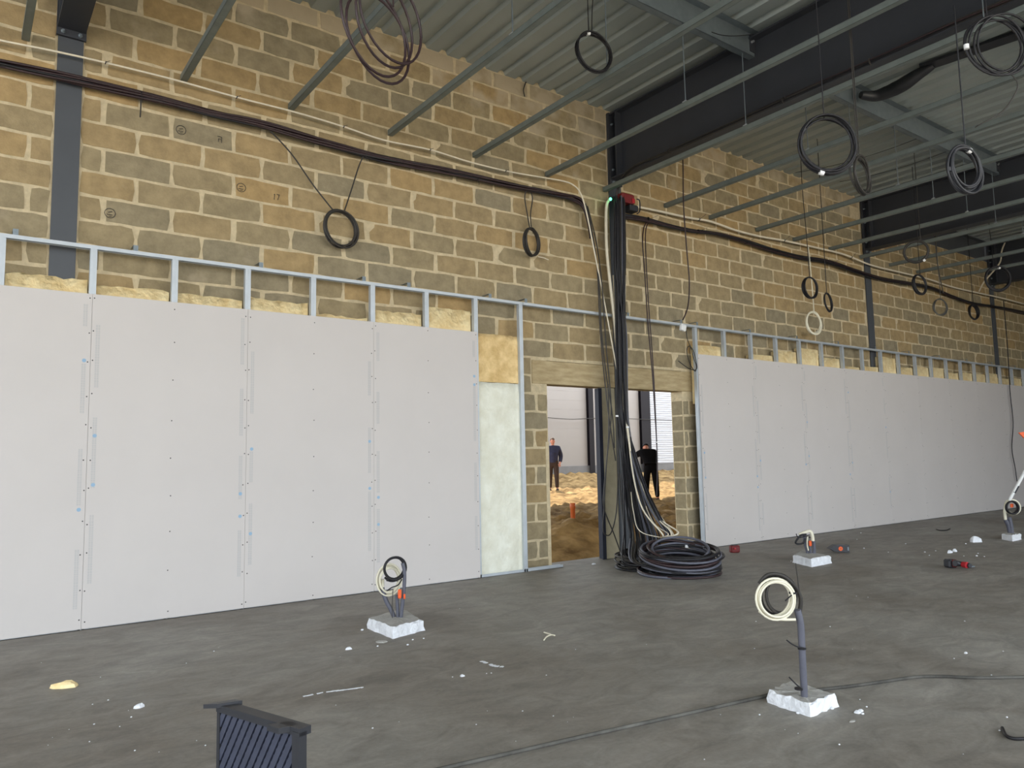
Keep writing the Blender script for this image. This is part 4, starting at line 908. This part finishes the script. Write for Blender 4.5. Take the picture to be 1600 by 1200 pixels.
def wallp(xa, xb, mt, ribs, nm):
    m = MB(); zb = at(900, 728, 1, YB).z; zt = 5.2
    if ribs:
        z = zb
        while z < zt:
            m.prism([(xa, YB, z), (xa, YB-.05, z+.02), (xa, YB-.05, z+.075), (xa, YB, z+.095), (xa, YB+.03, z+.095), (xa, YB+.03, z)], (xb-xa, 0, 0)); z += .105
    else:
        z = zb; 
        while z < zt: m.box((xa, YB, z), (xb, YB+.05, min(zt, z+.396))); m.box((xa, YB+.01, z+.396), (xb, YB+.05, z+.4)); z += .4
    m.build(nm, M[mt], wb)
wallp(xs[0]-6, xs[1], 'clad', False, 'cladding_panel'); wallp(xs[2], xs[3], 'clad', False, 'cladding_panel'); wallp(xs[5], xs[6]+6, 'clad_rib', True, 'ribbed_tray')
m = MB(); m.box((xs[0]-8, YB-.04, z0-.3), (xs[6]+8, YB+.1, at(900, 728, 1, YB).z)); m.build('plinth', M['plinth'], wb)
for a, b in ((xs[1], xs[2]), (xs[3], xs[5])):
    m = MB(); m.box((a, YB-.16, z0-.2), (b, YB-.14, 5.6)); m.box(((a+b)/2-.01, YB-.14, z0-.2), ((a+b)/2+.01, YB+.02, 5.6)); m.box((a, YB, z0-.2), (b, YB+.02, 5.6)); m.build('post', M['post'], wb)
m = MB(); m.tube(spline([at(u, v, 1, YB-.2) for u, v in ((850, 652), (890, 655), (918, 654), (960, 653), (1000, 655), (1060, 657))], 5), .014, 5); m.build('cable', M['grey_c'], wb)
# roof over the near part of the next hall
rf = MB(); rf.box((-9, .37, 5.9), (40, 12.9, 6.05)); tag(rf.build('roof_next_hall', M['deck']), kind='structure')
o_ = at(895, 796, 1, 4.2); t = thing('drain_pipe', o_, 'short orange drain pipe standing out of the soil behind the left doorway', 'pipe')
m = MB(); m.lathe((o_.x, o_.y, o_.z-.25), [(.045, 0), (.045, .26), (.053, .27), (.053, .36), (.047, .365), (.040, .36), (.040, .2)], 12); m.build('tube', M['pipe'], t)

def skin_mesh(name, J, E, mt, parent, base, extra=None, sub=2):
    """one continuous skinned surface from joints J {key:(pos,radius)} and edges E; extra is an MB joined to it"""
    keys = list(J); me = bpy.data.meshes.new(name); me.from_pydata([tuple(J[k][0]) for k in keys], [(keys.index(a), keys.index(b)) for a, b in E], [])
    o = bpy.data.objects.new(name, me); COL.objects.link(o)
    md = o.modifiers.new('skin', 'SKIN'); md.use_smooth_shade = True
    sv_ = me.skin_vertices[0].data if me.skin_vertices else None
    if sv_ is None:
        o.data.attributes  # layer is created with the modifier
        sv_ = me.skin_vertices[0].data
    for i, k in enumerate(keys):
        rr = J[k][1]; sv_[i].radius = rr if isinstance(rr, tuple) else (rr, rr); sv_[i].use_root = (i == 0)
    s_ = o.modifiers.new('sub', 'SUBSURF'); s_.levels = sub; s_.render_levels = sub
    dg = bpy.context.evaluated_depsgraph_get(); ev = o.evaluated_get(dg); m2 = bpy.data.meshes.new_from_object(ev)
    COL.objects.unlink(o); bpy.data.objects.remove(o)
    mb = MB(); mb.add([V(v.co) for v in m2.vertices], [tuple(p.vertices) for p in m2.polygons], True)
    if extra:
        off = len(mb.v); mb.v += extra.v; mb.f += [[i+off for i in f] for f in extra.f]; mb.m += extra.m; mb.smooth += extra.smooth
    ob = mb.build(name, mt, parent); return ob

def person(label, loc, yaw, pose, colours, hair=True):
    loc = V(loc); t = thing('person', loc, label, 'person'); Rz = Matrix.Rotation(yaw, 3, 'Z')
    def w_(p): return loc + Rz @ V(p)
    J = {k: (w_(p), r) for k, (p, r) in pose.items()}; JB = {k: (p, tuple(x_*(.8 if k in ('pelvis', 'waist', 'chest') or k[:3] in ('hip', 'sh_') else 1) for x_ in (r if isinstance(r, tuple) else (r, r)))) for k, (p, r) in J.items() if k != 'head'}
    hd = w_(pose['head'][0]); hx = pose.get('headrot', None)
    ex_ = MB(); HR = Rz @ colours.get('headrot', Matrix.Identity(3))
    def hf(q):  # skull: narrower jaw, flat face towards -y
        x_, y_, z_ = q.x, q.y, q.z
        f = 1 - .22*max(0, -z_); return V((x_*f, y_*(1 - .12*max(0, -y_)), z_))
    ex_.ball(hd, (.077, .098, .118), 16, 12, HR, hf)
    ex_.ball(hd + HR @ V((0, -.098, -.012)), (.014, .02, .024), 8, 6, HR)            # nose
    for s_ in (-1, 1): ex_.ball(hd + HR @ V((s_*.077, .004, -.005)), (.010, .02, .032), 8, 6, HR)   # ears
    # hands with palm, four fingers and a thumb
    for s_ in 'lr':
        if 'hand_'+s_ not in pose: continue
        e_ = V(pose['wrist_'+s_][0]); h_ = V(pose['hand_'+s_][0]); d_ = (h_-e_).normalized(); sd = d_.cross(V((0, 1, .2))).normalized(); nr_ = d_.cross(sd)
        for i_, L_ in enumerate((.068, .08, .074, .058)):
            b_ = h_ + sd*(i_-1.5)*.019; ex_.tube([w_(b_), w_(b_ + d_*L_*.5 + nr_*.006), w_(b_ + d_*L_*.85 + nr_*.022), w_(b_ + d_*L_ + nr_*.034)], [.0095, .009, .008, .005], 6)
        b_ = h_ - d_*.05 - sd*.03; ex_.tube([w_(b_), w_(b_ - sd*.02 + d_*.025), w_(b_ - sd*.024 + d_*.055)], [.012, .010, .007], 6)
    Eb = [('pelvis', 'waist'), ('waist', 'chest'), ('chest', 'neck'), ('neck', 'head0')]
    for s_ in 'lr': Eb += [('chest', 'sh_'+s_), ('sh_'+s_, 'el_'+s_), ('el_'+s_, 'wrist_'+s_), ('wrist_'+s_, 'hand_'+s_), ('pelvis', 'hip_'+s_), ('hip_'+s_, 'kn_'+s_), ('kn_'+s_, 'an_'+s_), ('an_'+s_, 'toe_'+s_)]
    skin_mesh('body', JB, Eb, M['skin'], t, loc, ex_)
    def cloth(name, keys, grow, mt, ends=()):
        JJ = {k: (J[k][0], tuple(x_+grow for x_ in (J[k][1] if isinstance(J[k][1], tuple) else (J[k][1],)*2))) for k in keys}
        EE = [(a, b) for a, b in Eb if a in keys and b in keys]; skin_mesh(name, JJ, EE, mt, t, loc)
    cloth('jacket', ['waist', 'chest', 'pelvis', 'neck'] + [a+s_ for s_ in 'lr' for a in ('sh_', 'el_', 'wrist_')], .03, colours['top'])
    cloth('trousers', ['pelvis', 'waist'] + [a+s_ for s_ in 'lr' for a in ('hip_', 'kn_', 'an_')], .018, colours['legs'])
    for s_ in 'lr':
        a_, b_ = J['an_'+s_][0], J['toe_'+s_][0]; d_ = (b_-a_); d_.z = 0; d_.normalize(); m = MB(); rz_ = Matrix((d_.cross(V((0,0,1))), d_, V((0,0,1)))).transposed()
        gzz = min(a_.z, b_.z)
        m.ball(V((a_.x, a_.y, 0))+d_*.07 + V((0, 0, loc.z+.045)), (.05, .145, .05), 10, 7, rz_); m.build('shoe', M['shoe'], t)
    if colours.get('hair'):
        m = MB(); m.ball(hd + HR @ V((0, .016, .03)), (.083, .098, .104), 14, 9, HR, lambda q: V((q.x, q.y, max(q.z, -.35 if q.y > 0 else .25)))); m.build('hair', colours['hair'], t)
    if colours.get('cap'):
        m = MB(); m.ball(hd + HR @ V((0, .008, .035)), (.088, .108, .10), 14, 9, HR, lambda q: V((q.x, q.y, max(q.z, -.1)))); m.cbox(hd + HR @ V((0, -.12, .03)), (.12, .08, .012), HR, .004); m.build('cap', colours['cap'], t)
    m = MB()
    for s_ in (-1, 1): m.ball(hd + HR @ V((s_*.03, -.086, .012)), (.011, .008, .006), 8, 5, HR)
    m.build('eyes', M['glass'], t)
    m = MB(); m.ball(hd + HR @ V((0, -.086, -.058)), (.024, .010, .006), 8, 5, HR); m.build('mouth', M['red_dark'], t)
    return t
def stand(extra=None):
    p = dict(pelvis=((0, 0, .96), (.15, .11)), waist=((0, -.01, 1.13), (.15, .115)), chest=((0, 0, 1.36), (.165, .115)), neck=((0, .01, 1.53), (.06, .06)), head0=((0, -.005, 1.62), (.055, .06)), head=((0, -.015, 1.67), .05))
    for s_, x_ in (('l', 1), ('r', -1)):
        p['sh_'+s_] = ((x_*.20, 0, 1.44), (.068, .068)); p['el_'+s_] = ((x_*.275, .05, 1.17), (.05, .05)); p['wrist_'+s_] = ((x_*.235, -.06, .95), (.036, .036)); p['hand_'+s_] = ((x_*.22, -.09, .87), (.036, .02))
        p['hip_'+s_] = ((x_*.095, 0, .88), (.10, .10)); p['kn_'+s_] = ((x_*.11, -.02, .49), (.065, .065)); p['an_'+s_] = ((x_*.12, .03, .09), (.045, .045)); p['toe_'+s_] = ((x_*.13, -.09, .05), (.035, .03))
    if extra: p.update(extra)
    return p
px, py = 15.5, 13.3
person('man in a navy jacket and dark trousers standing on sunlit soil behind the left doorway', (px, py, gz(px, py)), R(-38),
       stand(), dict(top=M['jacket'], legs=M['trousers'], hair=M['hair'], headrot=Matrix.Rotation(R(18), 3, 'Z')))
px, py = 14.62, 8.0
bend = dict(waist=((0, -.08, 1.10), (.15, .12)), chest=((.05, -.24, 1.27), (.17, .13)), neck=((.06, -.33, 1.38), (.06, .06)), head0=((.06, -.37, 1.43), (.055, .06)), head=((.06, -.40, 1.46), .05))
bend.update({'sh_l': ((.23, -.24, 1.33), (.07, .07)), 'el_l': ((.42, -.34, 1.22), (.052, .052)), 'wrist_l': ((.45, -.5, 1.02), (.038, .038)), 'hand_l': ((.45, -.54, .94), (.036, .02)),
             'sh_r': ((-.15, -.26, 1.33), (.07, .07)), 'el_r': ((-.20, -.42, 1.1), (.052, .052)), 'wrist_r': ((-.05, -.56, .95), (.038, .038)), 'hand_r': ((-.01, -.6, .88), (.036, .02)),
             'an_l': ((.15, .03, .09), (.045, .045)), 'kn_l': ((.13, -.03, .49), (.07, .07)), 'toe_l': ((.16, -.09, .05), (.035, .03)), 'an_r': ((-.15, .05, .09), (.045, .045)), 'kn_r': ((-.13, -.02, .49), (.07, .07)), 'toe_r': ((-.17, -.07, .05), (.035, .03))})
person('man in black clothes and cap bending over beyond the right doorway', (px, py, gz(px, py)), R(142),
       stand(bend), dict(top=M['blackcloth'], legs=M['blackcloth'], cap=M['cap'], headrot=Matrix.Rotation(R(35), 3, 'X')))
